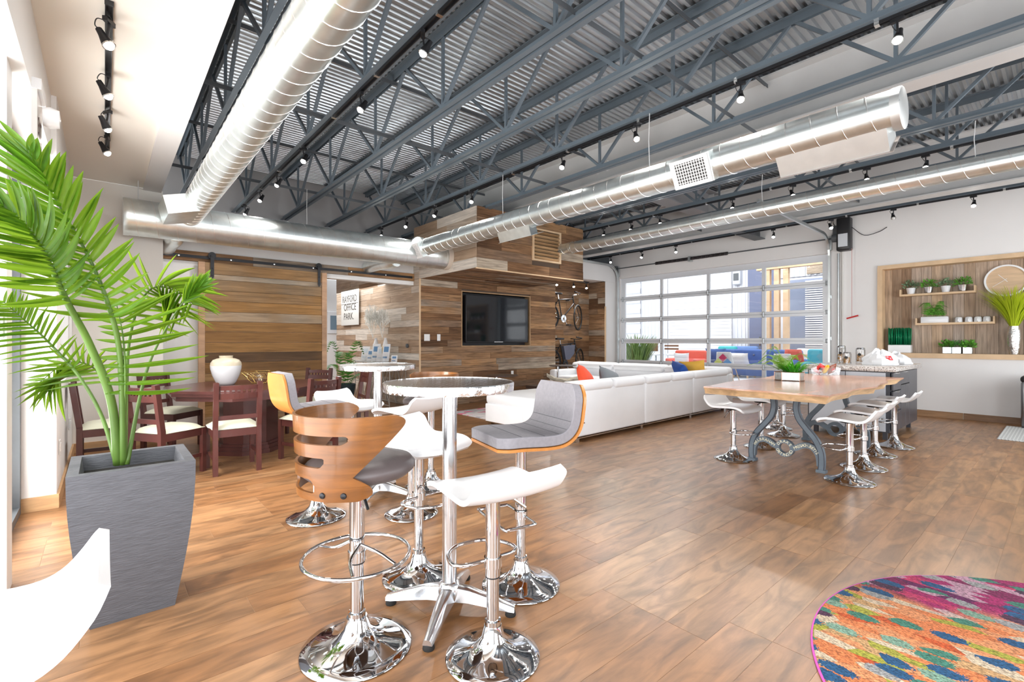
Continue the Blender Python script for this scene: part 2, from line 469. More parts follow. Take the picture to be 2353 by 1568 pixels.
struct('ceiling_soffit', MB().bx(-0.9, 0.36, -2.9, 7.40, 3.161, 3.30), mat('soffit_warm_lit', (0.88, 0.84, 0.77), 0.75))  # warm tint of the lighting is put into the soffit colour
struct('ceiling_beam', MB().bx(0.361, 0.54, -2.9, 7.40, 3.135, ZD), WHITE)
m = MB().bx(0.561, 2.84, YB, YB+0.16, 0, 2.97).bx(2.84, 4.56, YB, YB+0.16, 2.36, 2.97).bx(0.561, 4.56, YB+0.16, YU, 2.90, 2.97)
wall_back = struct('wall_back', m, WHITE)
struct('wall_back_upper', MB().bx(0.541, XR, YU, YU+0.1, 2.6, ZD), GREYW)
struct('wall_corridor', MB().bx(0.40, 7.0, 13.5, 13.65, 0, 3.0).bx(0.25, 0.40, 8.43, 13.65, 0, 3.0), WHITE)
struct('ceiling_corridor', MB().bx(0.25, 4.6, 8.43, 13.65, 3.0, 3.1), WHITE)
# timber block with the screen
OLD = [(0.0, (0.10, 0.052, 0.027)), (0.18, (0.205, 0.108, 0.053)), (0.38, (0.29, 0.168, 0.088)), (0.55, (0.19, 0.122, 0.080)), (0.70, (0.35, 0.195, 0.092)), (0.86, (0.26, 0.20, 0.15)), (1.0, (0.42, 0.345, 0.265))]
OLDX = wood('reclaimed_boards', OLD, (2.0, 2.0, 34.0), rough=0.78, grain=0.55, bump=0.5, spec=0.25)
OLDL = wood('whitewashed_boards', [(0.0, (0.30, 0.20, 0.13)), (0.3, (0.42, 0.31, 0.22)), (0.6, (0.47, 0.38, 0.30)), (1.0, (0.60, 0.55, 0.49))], (2.0, 2.0, 34.0), rough=0.75, grain=0.32, bump=0.4, spec=0.3)
OLDV = wood('reclaimed_upright_boards', [(0.0, (0.25, 0.16, 0.10)), (0.35, (0.38, 0.28, 0.20)), (0.65, (0.42, 0.34, 0.28)), (1.0, (0.52, 0.36, 0.22))], (2.0, 34.0, 2.0), rough=0.78, grain=0.38, bump=0.4, spec=0.25)
X0, X1, XN = 4.58, 8.24, 10.16     # block, niche
core = mat('dark_backing', (0.10, 0.07, 0.05), 0.9)
hx0, hx1, hz0, hz1 = 5.53, 7.40, 1.185, 2.285
m = MB().bx(X0, hx0, YT, 12.3, 0, 2.87).bx(hx1, X1, YT, 8.62, 0, 2.87).bx(hx0, hx1, YT, 8.62, 0, hz0).bx(hx0, hx1, YT, 8.62, hz1, 2.87).bx(hx0, hx1, YT+0.16, 8.62, hz0, hz1)
wall_screen = struct('wall_screen', m, core)
boards(wall_screen, OLDX, (X0, YT, 0), 0, X1-X0, 2.86, 0.130, holes=[(hx0-X0, hx1-X0, hz0, hz1)], seed=11)
wall_side = struct('wall_corridor_side', MB().bx(X0-0.004, X0, 8.05, 12.3, 0, 2.95), core)
boards(wall_side, OLDL, (X0-0.004, 12.3, 0), -pi/2, 12.3-YT, 2.86, 0.130, seed=5)
struct('trim_1', MB().bx(X0-0.026, X0-0.002, YT-0.024, YT-0.001, 0, ZS), PALE)
m = MB()   # slim timber edge round the screen recess
m.bx(hx0-0.02, hx1+0.02, YT-0.03, YT+0.15, hz0-0.02, hz0).bx(hx0-0.02, hx1+0.02, YT-0.03, YT+0.15, hz1, hz1+0.02).bx(hx0-0.02, hx0, YT-0.03, YT+0.15, hz0, hz1).bx(hx1, hx1+0.02, YT-0.03, YT+0.15, hz0, hz1)
struct('trim_2', m, mat('recess_edge_wood', (0.40, 0.25, 0.13), 0.6, noise=0.2))
struct('trim_3', MB().bx(hx0+0.001, hx1-0.001, YT+0.148, YT+0.159, hz0+0.001, hz1-0.001), BLACK)
# bulkhead over the screen
BX1, BY0, BZ1 = 7.15, 6.23, 3.47
bulk = struct('ceiling_bulkhead', MB().bx(X0, BX1, BY0, YT-0.03, ZS+0.02, BZ1), core)
lv = (5.78, 6.50, 2.72, 3.30)      # louvre x0 x1 z0 z1
boards(bulk, OLDX, (X0, BY0, ZS), 0, BX1-X0, BZ1-ZS, 0.166, holes=[(lv[0]-X0, lv[1]-X0, lv[2]-ZS, lv[3]-ZS)], seed=21, lens=(0.5, 1.3))
boards(bulk, OLDL, (X0, YB, ZS), -pi/2, YB-BY0, BZ1-ZS, 0.166, seed=22, lens=(0.6, 1.4))
boards(bulk, OLDX, (X0, YT-0.03, ZS+0.02), 0, BX1-X0, YT-0.03-BY0, 0.13, seed=23, lens=(0.7, 1.9), tilt=pi/2)
struct('trim_4', MB().bx(X0-0.028, BX1, BY0-0.034, BY0-0.004, ZS-0.018, ZS), PALE)
lou = thing('louvre_vent', 'square timber louvred vent in the bulkhead above the television', 'vent', (0, BY0, 0))
m = MB()
for a, b, c, d in ((lv[0], lv[1], lv[2], lv[2]+0.03), (lv[0], lv[1], lv[3]-0.03, lv[3]), (lv[0], lv[0]+0.03, lv[2]+0.03, lv[3]-0.03), (lv[1]-0.05, lv[1], lv[2]+0.03, lv[3]-0.03)):
    m.bx(a, b, -0.05, -0.002, c, d)
m.build('vent_frame', PALE, lou)
sl = MB().box((0, 0, 0), (lv[1]-lv[0]-0.08, 0.062, 0.014), RX(radians(-32))).mesh('slat', wood('louvre_wood', [(0, (0.34, 0.20, 0.09)), (1, (0.55, 0.36, 0.19))], (2, 2, 30), rough=0.6), None)
MB().bx(lv[0]+0.03, lv[1]-0.05, -0.004, -0.002, lv[2]+0.03, lv[3]-0.03).build('backing', BLACK, lou)  # black sheet stands for the shade between the slats
for i in range(8):
    o = bpy.data.objects.new('slat', sl); C.objects.link(o); o.parent = lou; o.location = ((lv[0]+lv[1])/2-0.01, -0.03, lv[2]+0.062+i*0.064)
# niche with the bicycles
m = MB().bx(X1, XN, 8.62, 8.72, 0, 3.0).bx(XN, XN+0.12, YT+0.001, 8.72, 0, 3.0)
wall_niche = struct('wall_niche', m, core)
boards(wall_niche, OLDX, (X1, 8.62, 0), 0, XN-X1, 2.86, 0.140, seed=31, lens=(0.6, 1.9))
boards(wall_niche, OLDX, (XN, 8.62, 0), -pi/2, 8.62-YT, 2.86, 0.140, seed=33, lens=(0.3, 0.6))
struct('trim_5', MB().bx(XN-0.03, XN+0.001, YT-0.03, YT-0.002, 0, 2.2), PALE)
m = MB().bx(BX1, XR, YT-0.012, YT, 2.87, 3.31).bx(XN+0.0, XR, YT-0.001, YT+0.1, 0, 2.87).bx(BX1, XR, YT, 8.72, 2.875, 3.31)
struct('wall_niche_header', m, WHITE)
struct('wall_upper_beam', MB().bx(BX1, XR, 8.3, 8.5, 3.311, 3.75), STEELD)

# right wall with the glazed overhead door and the planter recess
DY0, DY1, DZ = 3.02, 7.95, 2.975
RY0, RY1, RZ0, RZ1 = -0.9, 2.22, 1.035, 2.60
m = MB()
m.bx(XR, XR+0.28, DY0, DY1, DZ, ZD).bx(XR, XR+0.28, DY1, YU, 0, ZD).bx(XR, XR+0.28, RY1, DY0, 0, ZD)
m.bx(XR, XR+0.28, RY0, RY1, 0, RZ0).bx(XR, XR+0.28, RY0, RY1, RZ1, ZD).bx(XR, XR+0.28, -2.9, RY0, 0, ZD)
wall_right = struct('wall_right', m, WHITE)
bb = struct('baseboard_right', MB().bx(XR-0.012, XR-0.001, -2.9, DY0-0.1, 0, 0.10), mat('baseboard_joint', (0.5, 0.42, 0.34), 0.7))
y = DY0-0.1
while y > -2.0:
    piece('baseboard_piece', BASEW, bb, (XR-0.020, y-0.895, 0), (0.012, 0.89, 0.103)); y -= 0.90
rec = struct('wall_recess', MB().bx(XR+0.22, XR+0.28, RY0, RY1, RZ0, RZ1), core)
boards(rec, OLDV, (XR+0.22, RY1, RZ0), -pi/2, RY1-RY0, RZ1-RZ0, 0.135, seed=41, vertical=True, lens=(1.0, 1.7))
m = MB()
for a, b, c, d in ((RY0, RY1, RZ0, RZ0+0.035), (RY0, RY1, RZ1-0.035, RZ1), (RY1-0.035, RY1, RZ0+0.035, RZ1-0.035)): m.bx(XR-0.03, XR+0.195, a, b, c, d)
m.bx(XR-0.032, XR-0.001, RY0, RY1+0.03, RZ1, RZ1+0.035).bx(XR-0.032, XR-0.001, RY1, RY1+0.035, RZ0-0.03, RZ1)
m.bx(XR-0.032, XR-0.001, RY0, RY1+0.03, RZ0-0.045, RZ0)
struct('trim_6', m, PALE)
# front wall out of view, openings narrowed to shape highlights in the chrome
m = MB()
for a, b in ((-1.2, -0.2), (2.0, 3.5), (5.7, 7.2), (9.4, 10.6)): m.bx(a, b, -2.9, -2.8, 0, ZD)
m.bx(-1.2, 10.6, -2.89, -2.81, 0, 0.42).bx(-1.2, 10.6, -2.89, -2.81, 2.98, ZD)
struct('wall_front', m, mat('front_wall_paint', (0.52, 0.50, 0.48), 0.7))
struct('ground_outside', MB().bx(-14, -1.3, -10, 16, -0.2, -0.06).bx(-14, 24, -14, -2.9, -0.2, -0.06), mat('concrete_paving', (0.55, 0.54, 0.52), 0.8, noise=0.06))

# glazed door on the left and its dark frame, the window beyond it
dr = struct('door_1', MB().bx(-0.62, -0.47, 4.985, 5.058, 0, 2.70).bx(-0.62, -0.47, 3.62, 3.69, 0, 2.70).bx(-0.62, -0.47, 3.69, 4.985, 2.62, 2.70).bx(-0.62, -0.47, 3.69, 4.985, 0, 0.06), STEELD)
MB().bx(-0.585, -0.565, 4.90, 4.985, 0.06, 2.62).bx(-0.585, -0.565, 3.69, 3.77, 0.06, 2.62).build('door_stile', mat('bronze_frame', (0.05, 0.05, 0.055), 0.35, 0.5), dr)
MB().bx(-0.577, -0.573, 3.77, 4.90, 0.06, 2.62).build('door_pane', GLASS, dr)
win = struct('window_1', MB().bx(-0.50, -0.44, 5.50, 5.55, 0.92, 2.18).bx(-0.50, -0.44, 6.55, 6.60, 0.92, 2.18).bx(-0.50, -0.44, 5.55, 6.55, 0.92, 0.97).bx(-0.50, -0.44, 5.55, 6.55, 2.13, 2.18), WHITEP)
MB().bx(-0.475, -0.47, 5.55, 6.55, 0.97, 2.13).build('window_pane', GLASS, win)
bl = MB().box((0, 0, 0), (0.045, 0.98, 0.003), RY(radians(28))).mesh('slat', WHITEP, None)
for i in range(26):
    o = bpy.data.objects.new('slat', bl); C.objects.link(o); o.parent = win; o.location = (-0.40, 6.05, 1.0+i*0.043)

# ------------------------------------------------------------------ roof deck, joists, girders
def deck():
    m = MB(); pitch = 0.078; y = -2.9; prof = []
    while y < YU:
        prof += [(y, 0), (y+pitch*0.36, 0), (y+pitch*0.5, 0.026), (y+pitch*0.86, 0.026)]; y += pitch
    rows = [[(x, yy, ZD+zz) for yy, zz in prof] for x in (0.541, 5.6, XR+0.2)]
    m.grid(rows)
    return struct('ceiling', m, DECK, smooth=None)
deck()
struct('ceiling_roof', MB().bx(-1.0, XR+0.4, -2.9, YU+0.1, ZD+0.06, ZD+0.2), GREYW)
ZB, ZT = EYE+2.17, ZD            # joist bottom / top
JX = [0.90, 1.68, 2.45, 3.23, 4.00, 4.78]
JX2 = [6.42, 7.19, 7.96, 9.75]
JOISTW = {}
def web_mesh(kind):
    if kind in JOISTW: return JOISTW[kind]
    lo, hi = Vector((0, 0, ZB+0.05)), ZT-0.06
    if kind == 'v': mm = MB().bar((0, 0, ZB+0.05), (0, 0, hi), 0.026)
    elif kind == 'p': mm = MB().bar((0, 0, ZB+0.05), (0, 0.72, hi), 0.030)
    else: mm = MB().bar((0, 0, ZB+0.05), (0, -0.72, hi), 0.030)
    JOISTW[kind] = mm.mesh('web_'+kind, STEEL, None); return JOISTW[kind]
def chord(x, top, y0, y1):
    m = MB()
    for s in (-1, 1):
        if top: m.bx(x+s*0.014, x+s*0.062, y0, y1, ZT-0.010, ZT-0.002).bx(x+s*0.014, x+s*0.020, y0, y1, ZT-0.075, ZT-0.010)
        else: m.bx(x+s*0.014, x+s*0.058, y0, y1, ZB, ZB+0.007).bx(x+s*0.014, x+s*0.020, y0, y1, ZB+0.007, ZB+0.062)
    return m
ORD = ['first', 'second', 'third', 'fourth', 'fifth', 'sixth', 'seventh', 'eighth', 'ninth', 'tenth', 'eleventh', 'twelfth', 'thirteenth', 'fourteenth']
def joist(x, label, y0=-2.7, y1=YU-0.005):
    t = thing('steel_joist', label, 'joist', (0, 0, 0), 0, 'open web joists under the roof deck')
    chord(x, True, y0, y1).build('top_chord', STEEL, t, None); chord(x, False, y0+0.3, y1-0.02).build('bottom_chord', STEEL, t, None)
    y = y1 - 0.85
    while y > y0 + 0.6:
        for k in 'vpn':
            o = bpy.data.objects.new('web', web_mesh(k)); C.objects.link(o); o.parent = t; o.location = (x, y, 0)
        y -= 1.49
    return t
JL = ['grey open-web steel joist beside the white beam, behind the left duct', 'grey open-web joist carrying the light track nearest the left duct', 'grey open-web joist next right of the first light track', 'grey open-web joist midway between the two light tracks',
      'grey open-web joist carrying the long light track beside the pale girder', 'grey open-web joist running tight against the pale girder above the long duct']
for x, l in zip(JX, JL): joist(x, l)
for x, l in zip(JX2, ['dark open-web joist just beyond the pale girder, over the long duct end', 'dark open-web joist carrying the light track over the slim duct', 'dark open-web joist against the second pale girder', 'dark open-web joist closest to the kitchen wall']): joist(x, l)
def ibeam(name, label, a, b, z0, z1, wf, material, axis='Y', ends=True):
    t = thing(name, label, 'girder', (0, 0, 0))
    def B(m, u0, u1, v0, v1, c, d): return m.bx(u0, u1, v0, v1, c, d) if axis == 'X' else m.bx(v0, v1, u0, u1, c, d)
    (u0, v), (u1, _) = a, b
    B(MB(), u0, u1, v-0.008, v+0.008, z0+0.02, z1-0.02).build('web_plate', material, t)
    B(MB(), u0, u1, v-wf/2, v+wf/2, z0, z0+0.02).build('bottom_flange', material, t)
    B(MB(), u0, u1, v-wf/2, v+wf/2, z1-0.02, z1).build('top_flange', material, t)
    return t
gird = ibeam('steel_girder', 'deep pale grey steel girder with bolts beside the long duct', (-2.8, 5.64), (YU-0.01, 5.64), 3.62, 4.20, 0.24, STEELL)
bolt = MB().lathe([(0.026, 0), (0.026, 0.012), (0.014, 0.014), (0.014, 0.03), (0, 0.03)], 6, M=RY(-pi/2)).mesh('bolt', STEELL, 20)
for yb in (4.42, 4.60):
    for zb in (3.80, 3.93):
        o = bpy.data.objects.new('bolt', bolt); C.objects.link(o); o.parent = gird; o.location = (5.632, yb, zb)
ibeam('steel_girder', 'second pale grey steel girder behind the slim duct', (-2.8, 9.20), (YU-0.01, 9.20), 3.40, 4.20, 0.24, STEELL)
crossb = ibeam('cross_beam', 'grey steel cross beam ending in a bolted plate above the slim duct', (5.66, 4.62), (9.19, 4.62), 3.72, 4.19, 0.30, mat('mid_grey_steel_paint', (0.30, 0.30, 0.31), 0.55), axis='X')
MB().bx(9.02, 9.03, 4.50, 4.74, 3.75, 4.15).build('end_plate', STEELL, crossb)
ibeam('cross_beam', 'dark steel cross beam running into the wall above the glazed overhead door', (9.21, 4.30), (XR-0.005, 4.30), 3.44, 3.95, 0.22, STEELD, axis='X')
for i, (yy, z) in enumerate(((4.85, ZT-0.10), (4.85, ZB+0.085), (2.20, ZT-0.10), (2.20, ZB+0.085), (7.40, ZT-0.10), (7.40, ZB+0.085))):
    for (xa, xb, sd) in ((0.545, 5.62, 'left of'), (5.66, 9.18, 'beyond')):
        o = MB().bx(xa, xb, yy-0.019, yy+0.019, z-0.004, z).bx(xa, xb, yy-0.019, yy-0.015, z-0.04, z-0.004).build('bridging_bar', STEELD, None, None)
        tag(o, 'dark bridging bar %s the pale girder, %s one of the %s row' % (sd, 'upper' if i % 2 == 0 else 'lower', ['second', 'nearest', 'third'][i//2]), 'bar', 'bridging bars across the joists')
# ------------------------------------------------------------------ spiral ducts
def duct(name, label, a, b, r, seam=0.14, n=48, lean=0.0, mat_=None):
    """a straight spiral-seam duct from a to b: a thing with a body part; the seams are raised"""
    a, b = Vector(a), Vector(b); d = b - a; L = d.length
    t = thing(name, label, 'duct', a)
    t.rotation_euler = d.to_track_quat('Z', 'Y').to_euler()
    prof = [(r, 0)]; z = seam*0.5
    m = MB().lathe([(r, 0), (r, L)], n); m.build('duct_body', mat_ or GALV, t, 40)
    s = MB()                                   # one helical lock seam
    pts = []; k = int(L/seam*22)
    for i in range(k+1):
        u = i/k; an = 2*pi*(L/seam)*u; pts.append((an, L*u))
    rows = []
    for an, zz in pts:
        c, q = cos(an), sin(an)
        rows.append([((r-0.002)*c, (r-0.002)*q, zz-0.0055), ((r+0.0036)*c, (r+0.0036)*q, zz-0.003), ((r+0.0036)*c, (r+0.0036)*q, zz+0.003), ((r-0.002)*c, (r-0.002)*q, zz+0.0055)])
    s.grid(rows).build('lock_seam', mat('duct_seam', (0.90, 0.91, 0.90), 0.3, 1.0), t, 40, recalc=False)
    return t, L
YD = 7.08
bd, L = duct('spiral_duct', 'fat galvanised spiral duct crossing in front of the sliding timber door', (0.165, YD, 2.72), (X0-0.005, YD, 2.74), 0.212, 0.19)
MB().lathe([(0.0, -0.004), (0.214, -0.004), (0.216, 0.0), (0.216, 0.05), (0.2125, 0.05)], 48).build('end_cap', GALV, bd, 40)
MB().lathe([(0.213, L-0.10), (0.218, L-0.10), (0.218, L-0.001), (0.213, L-0.001)], 48).build('wall_collar', mat('painted_collar', (0.60, 0.52, 0.44), 0.6), bd, 40)
ld, L = duct('spiral_duct', 'galvanised spiral duct running overhead from the camera to the palm side', (0.78, -2.2, 2.80), (0.78, YD-0.12, 2.80), 0.134, 0.15)
MB().lathe([(0.136, L-0.03), (0.20, L-0.012), (0.21, L+0.02), (0.135, L+0.02)], 40).build('saddle', GALV, ld, 40)
reg = thing('air_register', 'galvanised box register at the far end of the left duct', 'register', (0.78, 6.35, 2.80))
MB().prism([(-0.32, -0.30), (-0.08, -0.34), (0.0, -0.34), (0.0, 0.34), (-0.08, 0.34), (-0.32, 0.30)], -0.13, 0.06, RY(radians(-14))).build('box', GALV, reg)
rd, L = duct('spiral_duct', 'long galvanised spiral duct with capped end above the centre of the room', (3.95, 0.70, 2.80), (3.95, YD-0.14, 2.80), 0.132, 0.165)
MB().lathe([(0.0, -0.004), (0.130, -0.004), (0.1355, 0.0), (0.1355, 0.05), (0.1325, 0.05)], 48).build('end_cap', mat('dull_galvanised', (0.66, 0.67, 0.66), 0.5, 0.9, noise=0.05), rd, 40)
MB().lathe([(0.133, L-0.03), (0.19, L-0.012), (0.20, L+0.02), (0.133, L+0.02)], 40).build('saddle', GALV, rd, 40)
sd, L = duct('spiral_duct', 'slim galvanised spiral duct running in front of the glazed overhead door', (6.52, -2.2, EYE+1.715), (6.52, BY0-0.03, EYE+1.715), 0.100, 0.17)
MB().lathe([(0.101, L-0.30), (0.104, L-0.30), (0.104, L-0.27), (0.101, L-0.27)], 40).build('joint_band', GALV, sd, 40)
# registers on the long duct
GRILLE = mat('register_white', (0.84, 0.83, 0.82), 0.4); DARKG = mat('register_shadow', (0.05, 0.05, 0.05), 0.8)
def grille(name, label, y, sx=0.30, ang=28, nx=11, ny=7):
    """boxed side register on the camera side of the long duct"""
    t = thing(name, label, 'register', (3.95, y, 2.80)); t.rotation_euler = (0, radians(-ang), 0)
    MB().box((-0.09, 0, -0.0), (0.11, sx+0.06, 0.24)).build('box', GALV, t)
    m = MB()
    for s in (-1, 1): m.box((-0.15, s*sx/2, 0), (0.012, 0.035, 0.24)).box((-0.15, 0, s*0.105), (0.012, sx-0.035, 0.03))
    m.build('frame', GRILLE, t)
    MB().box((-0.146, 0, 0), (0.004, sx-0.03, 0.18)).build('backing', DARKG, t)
    v = MB().box((0, 0, 0), (0.007, 0.006, 0.18)).mesh('vane', GRILLE, None); h = MB().box((0, 0, 0), (0.006, sx-0.035, 0.006)).mesh('blade', GRILLE, None)
    for i in range(nx):
        o = bpy.data.objects.new('vane', v); C.objects.link(o); o.parent = t; o.location = (-0.152, -sx/2+0.035+(sx-0.07)*i/(nx-1), 0)
    for i in range(ny):
        o = bpy.data.objects.new('blade', h); C.objects.link(o); o.parent = t; o.location = (-0.1495, 0, -0.078+0.156*i/(ny-1))
    return t
grille('air_register', 'white grille register halfway along the long duct', on_x(1592, 385, 3.85).y)
grille('air_register', 'white grille register at the bulkhead end of the long duct', on_x(958, 575, 3.85).y, 0.26)
t = thing('air_register', 'blank tapered register box under the capped end of the long duct', 'register', (3.95, 1.12, 2.80)); t.rotation_euler = (0, radians(-38), 0)
MB().prism([(-0.115, -0.34), (0.115, -0.34), (0.115, 0.34), (-0.115, 0.34)], -0.225, -0.06).build('box', mat('dull_galvanised', (0, 0, 0)), t)
MB().bx(-0.13, 0.13, -0.36, 0.36, -0.229, -0.225).build('cover', mat('register_cover', (0.42, 0.37, 0.345), 0.45, 0.3), t)
t = thing('air_register', 'galvanised scoop register of the long duct beside the louvred vent', 'register', (3.95, on_x(1172, 540, 3.85).y, 2.80)); t.rotation_euler = (0, radians(-20), 0)
MB().prism([(-0.10, -0.30), (0.10, -0.22), (0.10, 0.22), (-0.10, 0.30)], -0.215, -0.06).build('box', GALV, t)
MB().bx(-0.115, 0.115, -0.31, 0.31, -0.219, -0.215).build('flange', GALV, t)
# duct stubs under the back duct
for px, py, nm in ((397, 552, 'small duct elbow under the fat duct at the wall corner'), (890, 605, 'small duct elbow under the fat duct beside the bulkhead')):
    p = on_y(px, py, 7.45)
    o = MB().tube(spline([(p.x, YD+0.05, 2.60), (p.x, YD+0.25, p.z), (p.x, YD+0.62, p.z+0.02), (p.x, YB-0.002 if px > 500 else YB-0.002, p.z+0.02)], 6), 0.105, 20).build('duct_elbow', GALV, None, 40)
    tag(o, nm, 'duct')
# wire hangers
for i, (x, y, z) in enumerate(((0.30, YD, 2.935), (2.2, YD, 2.94), (3.95, 2.6, 2.935), (6.52, 2.6, 3.10), (6.52, 0.6, 3.10), (3.95, 4.8, 2.935))):
    top = (3.16 if x < 0.36 else ZB+0.002)
    o = MB().tube([(x, y, z), (x, y+0.01, (z+top)/2), (x, y, top)], 0.004, 5).build('hanger_wire', STEELL, None)
    tag(o, ['thin wire holding the left end of the fat duct', 'thin wire holding the middle of the fat duct', 'thin wire holding the long duct near its grille', 'thin wire holding the slim duct under the cross beam', 'thin wire holding the slim duct under the brightest lamps', 'thin wire holding the long duct near the bulkhead'][i], 'wire')

# ------------------------------------------------------------------ light tracks and spotlights
LENS = mat('lit_lens', (1.0, 0.98, 0.95), 0.3, emit=42.0)
LENSO = mat('unlit_lens', (0.75, 0.75, 0.74), 0.2)
BRUSH = mat('spot_silver_rim', (0.75, 0.74, 0.72), 0.25, 1.0)
def make_spot(lit=True):
    t = thing('track_spotlight', '', 'spotlight', (0, 0, 0)); t.scale = (0.76, 0.76, 0.76)
    MB().bx(-0.018, 0.018, -0.05, 0.05, -0.035, 0).build('adapter', BLACKM, t)
    MB().tube([(0, 0, -0.035), (0, 0, -0.06), (0.012, 0.0, -0.13)], 0.009, 8).build('stem', BLACKM, t)
    T = Matrix.Translation((0.03, 0.0, -0.145)) @ Matrix.Rotation(radians(30), 4, 'Y')
    MB().lathe([(0.0, 0.075), (0.022, 0.075), (0.026, 0.03), (0.040, -0.035), (0.043, -0.06), (0.036, -0.06), (0.036, -0.045), (0.0, -0.045)][::-1], 20).xf(T).build('lamp_housing', BLACKM, t)
    MB().lathe([(0.0362, -0.052), (0.0445, -0.052), (0.0445, -0.064), (0.0362, -0.064)], 20).xf(T).build('rim', BRUSH, t)
    MB().lathe([(0.0, -0.092), (0.018, -0.088), (0.031, -0.074), (0.0355, -0.053), (0.0, -0.046)], 16).xf(T).build('lens', LENS if lit else LENSO, t)
    if lit:
        ld_ = bpy.data.lights.get('spot_beam') or bpy.data.lights.new('spot_beam', 'SPOT')
        ld_.energy = 55; ld_.spot_size = radians(110); ld_.spot_blend = 0.9; ld_.shadow_soft_size = 0.04; ld_.color = (1.0, 0.97, 0.93)
        lo = bpy.data.objects.new('spot_beam', ld_); C.objects.link(lo); lo.parent = t
        lo.matrix_local = T @ Matrix.Translation((0, 0, -0.11))
    MB().tube(spline([(0.0, 0.03, -0.03), (0.05, 0.05, -0.03), (0.075, 0.03, -0.07), (0.055, 0.005, -0.085)], 5), 0.004, 6).build('cord', BLACK, t)
    return t
SPOT = make_spot(); SPOTO = make_spot(False)
_used = {'n': 0, 'o': 0}
def spot(loc, label, rz=0.0, lit=True, group=None):
    key = 'n' if lit else 'o'; src = SPOT if lit else SPOTO
    if _used[key] == 0:
        src.location = loc; src.rotation_euler = (0, 0, rz); src['label'] = label
        if group: src['group'] = group
        _used[key] = 1; return src
    return dup(src, loc, rz, label, group)
def track(label, x, y0, y1, z):
    t = thing('light_track', label, 'light track', (x, 0, z))
    MB().bx(-0.018, -0.012, y0, y1, -0.022, 0).bx(0.012, 0.018, y0, y1, -0.022, 0).bx(-0.012, 0.012, y0, y1, -0.006, 0).build('rail', BLACKM, t)
    MB().bx(-0.02, 0.02, y0-0.012, y0, -0.026, 0).bx(-0.02, 0.02, y1, y1+0.012, -0.026, 0).build('end_cap', BLACK, t)
    y = y0 + 0.4; cm = MB().bx(-0.022, 0.022, -0.014, 0.014, -0.024, 0.0).mesh('clip', BRUSH, None)
    while y < y1: o = bpy.data.objects.new('clip', cm); C.objects.link(o); o.parent = t; o.location = (0, y, 0); y += 0.95
    return t
TR = [
 ('black light track on the low cream ceiling at the left', 0.02, 3.45, 6.05, 3.160, [(228, 85), (239, 208), (245, 288), (252, 345)], 3.02, 'left ceiling track', pi, 'spotlights on the left ceiling track'),
 ('black light track under the joist right of the left duct', 1.68, 0.4, 8.6, ZB-0.001, [(972, 115), (828, 250), (697, 372), (636, 428), (597, 468), (563, 498)], None, 'first joist track', 0.0, 'spotlights on the first joist track'),
 ('black light track under the joist in front of the pale girder', 4.00, -0.5, 8.6, ZB-0.001, [(2062, 92), (1702, 230), (1463, 318), (1291, 388), (1083, 464), (998, 500), (932, 526), (876, 547)], None, 'pale girder track', 0.4, 'spotlights on the pale girder track'),
 ('black light track under the dark joist above the slim duct', 7.19, -0.5, 7.2, ZB-0.001, [(2127, 228), (1992, 405), (1822, 440), (1683, 476), (1517, 506), (1449, 526), (1387, 536)], None, 'slim duct track', 0.4, 'spotlights on the slim duct track'),
 ('black light track under the last dark joist by the kitchen wall', 9.75, 0.2, 8.8, ZB-0.001, [(2237, 432), (2053, 460), (1910, 490), (1777, 515), (1553, 553), (1474, 567), (1403, 580)], None, 'kitchen wall track', 0.4, 'spotlights on the kitchen wall track')]
for lab, x, y0, y1, z, heads, zl, nm, rz, grp in TR:
    track(lab, x, y0, y1, z)
    for i, (px, py) in enumerate(heads):
        p = on_x(px, py, x) if zl is None else on_z(px, py, zl)
        y = min(max(p.y, y0+0.1), y1-0.1)
        spot((x, y, z-0.022), '%s spotlight, %s lamp from the camera on the %s' % ('unlit black' if px == 2053 else 'black', ORD[i], nm), rz + (0.25*((i*7) % 5 - 2)), not (px == 2053), grp)
p = on_x(2208, 358, 7.96)
spot((7.96, p.y, ZB), 'lone bright spotlight hung under the dark joist by the second pale girder', 0.3)
# niche ceiling lamps
t = thing('light_track', 'short dark light track on the ceiling over the bicycles', 'light track', (9.3, 8.35, 2.86)); MB().bx(-0.62, 0.55, -0.015, 0.015, -0.02, -0.001).build('rail', BLACKM, t)
for i, x in enumerate((8.62, 9.25, 9.75)):
    spot((x, 8.35, 2.838), 'small spotlight over the bicycles, %s from the screen wall' % ORD[i], 0.8, True, 'spotlights over the bicycles')
# ------------------------------------------------------------------ sliding timber door
BARN = wood('barn_boards', [(0.0, (0.13, 0.075, 0.04)), (0.2, (0.29, 0.148, 0.052)), (0.42, (0.37, 0.195, 0.068)), (0.62, (0.29, 0.20, 0.12)), (0.8, (0.40, 0.225, 0.088)), (1.0, (0.42, 0.35, 0.27))],
            (1.7, 2.0, 30.0), rough=0.7, grain=0.38, bump=0.4, spec=0.3)
STILE = wood('barn_stile', [(0, (0.46, 0.26, 0.14)), (1, (0.54, 0.33, 0.20))], (2, 2, 8), rough=0.65, grain=0.25)
bdx0, bdx1 = 1.03, 2.86
bd_ = thing('barn_door', 'sliding door of reclaimed timber boards hung on a black rail', 'door', (bdx0, 8.20, 0.02))
rnd = random.Random(12)
zs = 0.0; hs = [0.15, 0.16, 0.14, 0.165, 0.15, 0.16, 0.14, 0.15, 0.155, 0.15, 0.14, 0.16, 0.15, 0.155, 0.075, 0.165]
tot = sum(hs); k = 2.41 / tot
for h in hs:
    h *= k; piece('board', BARN, bd_, (0.082, -0.028-rnd.uniform(0, 0.006), zs+0.002), (bdx1-bdx0-0.164, 0.03, h-0.004)); zs += h
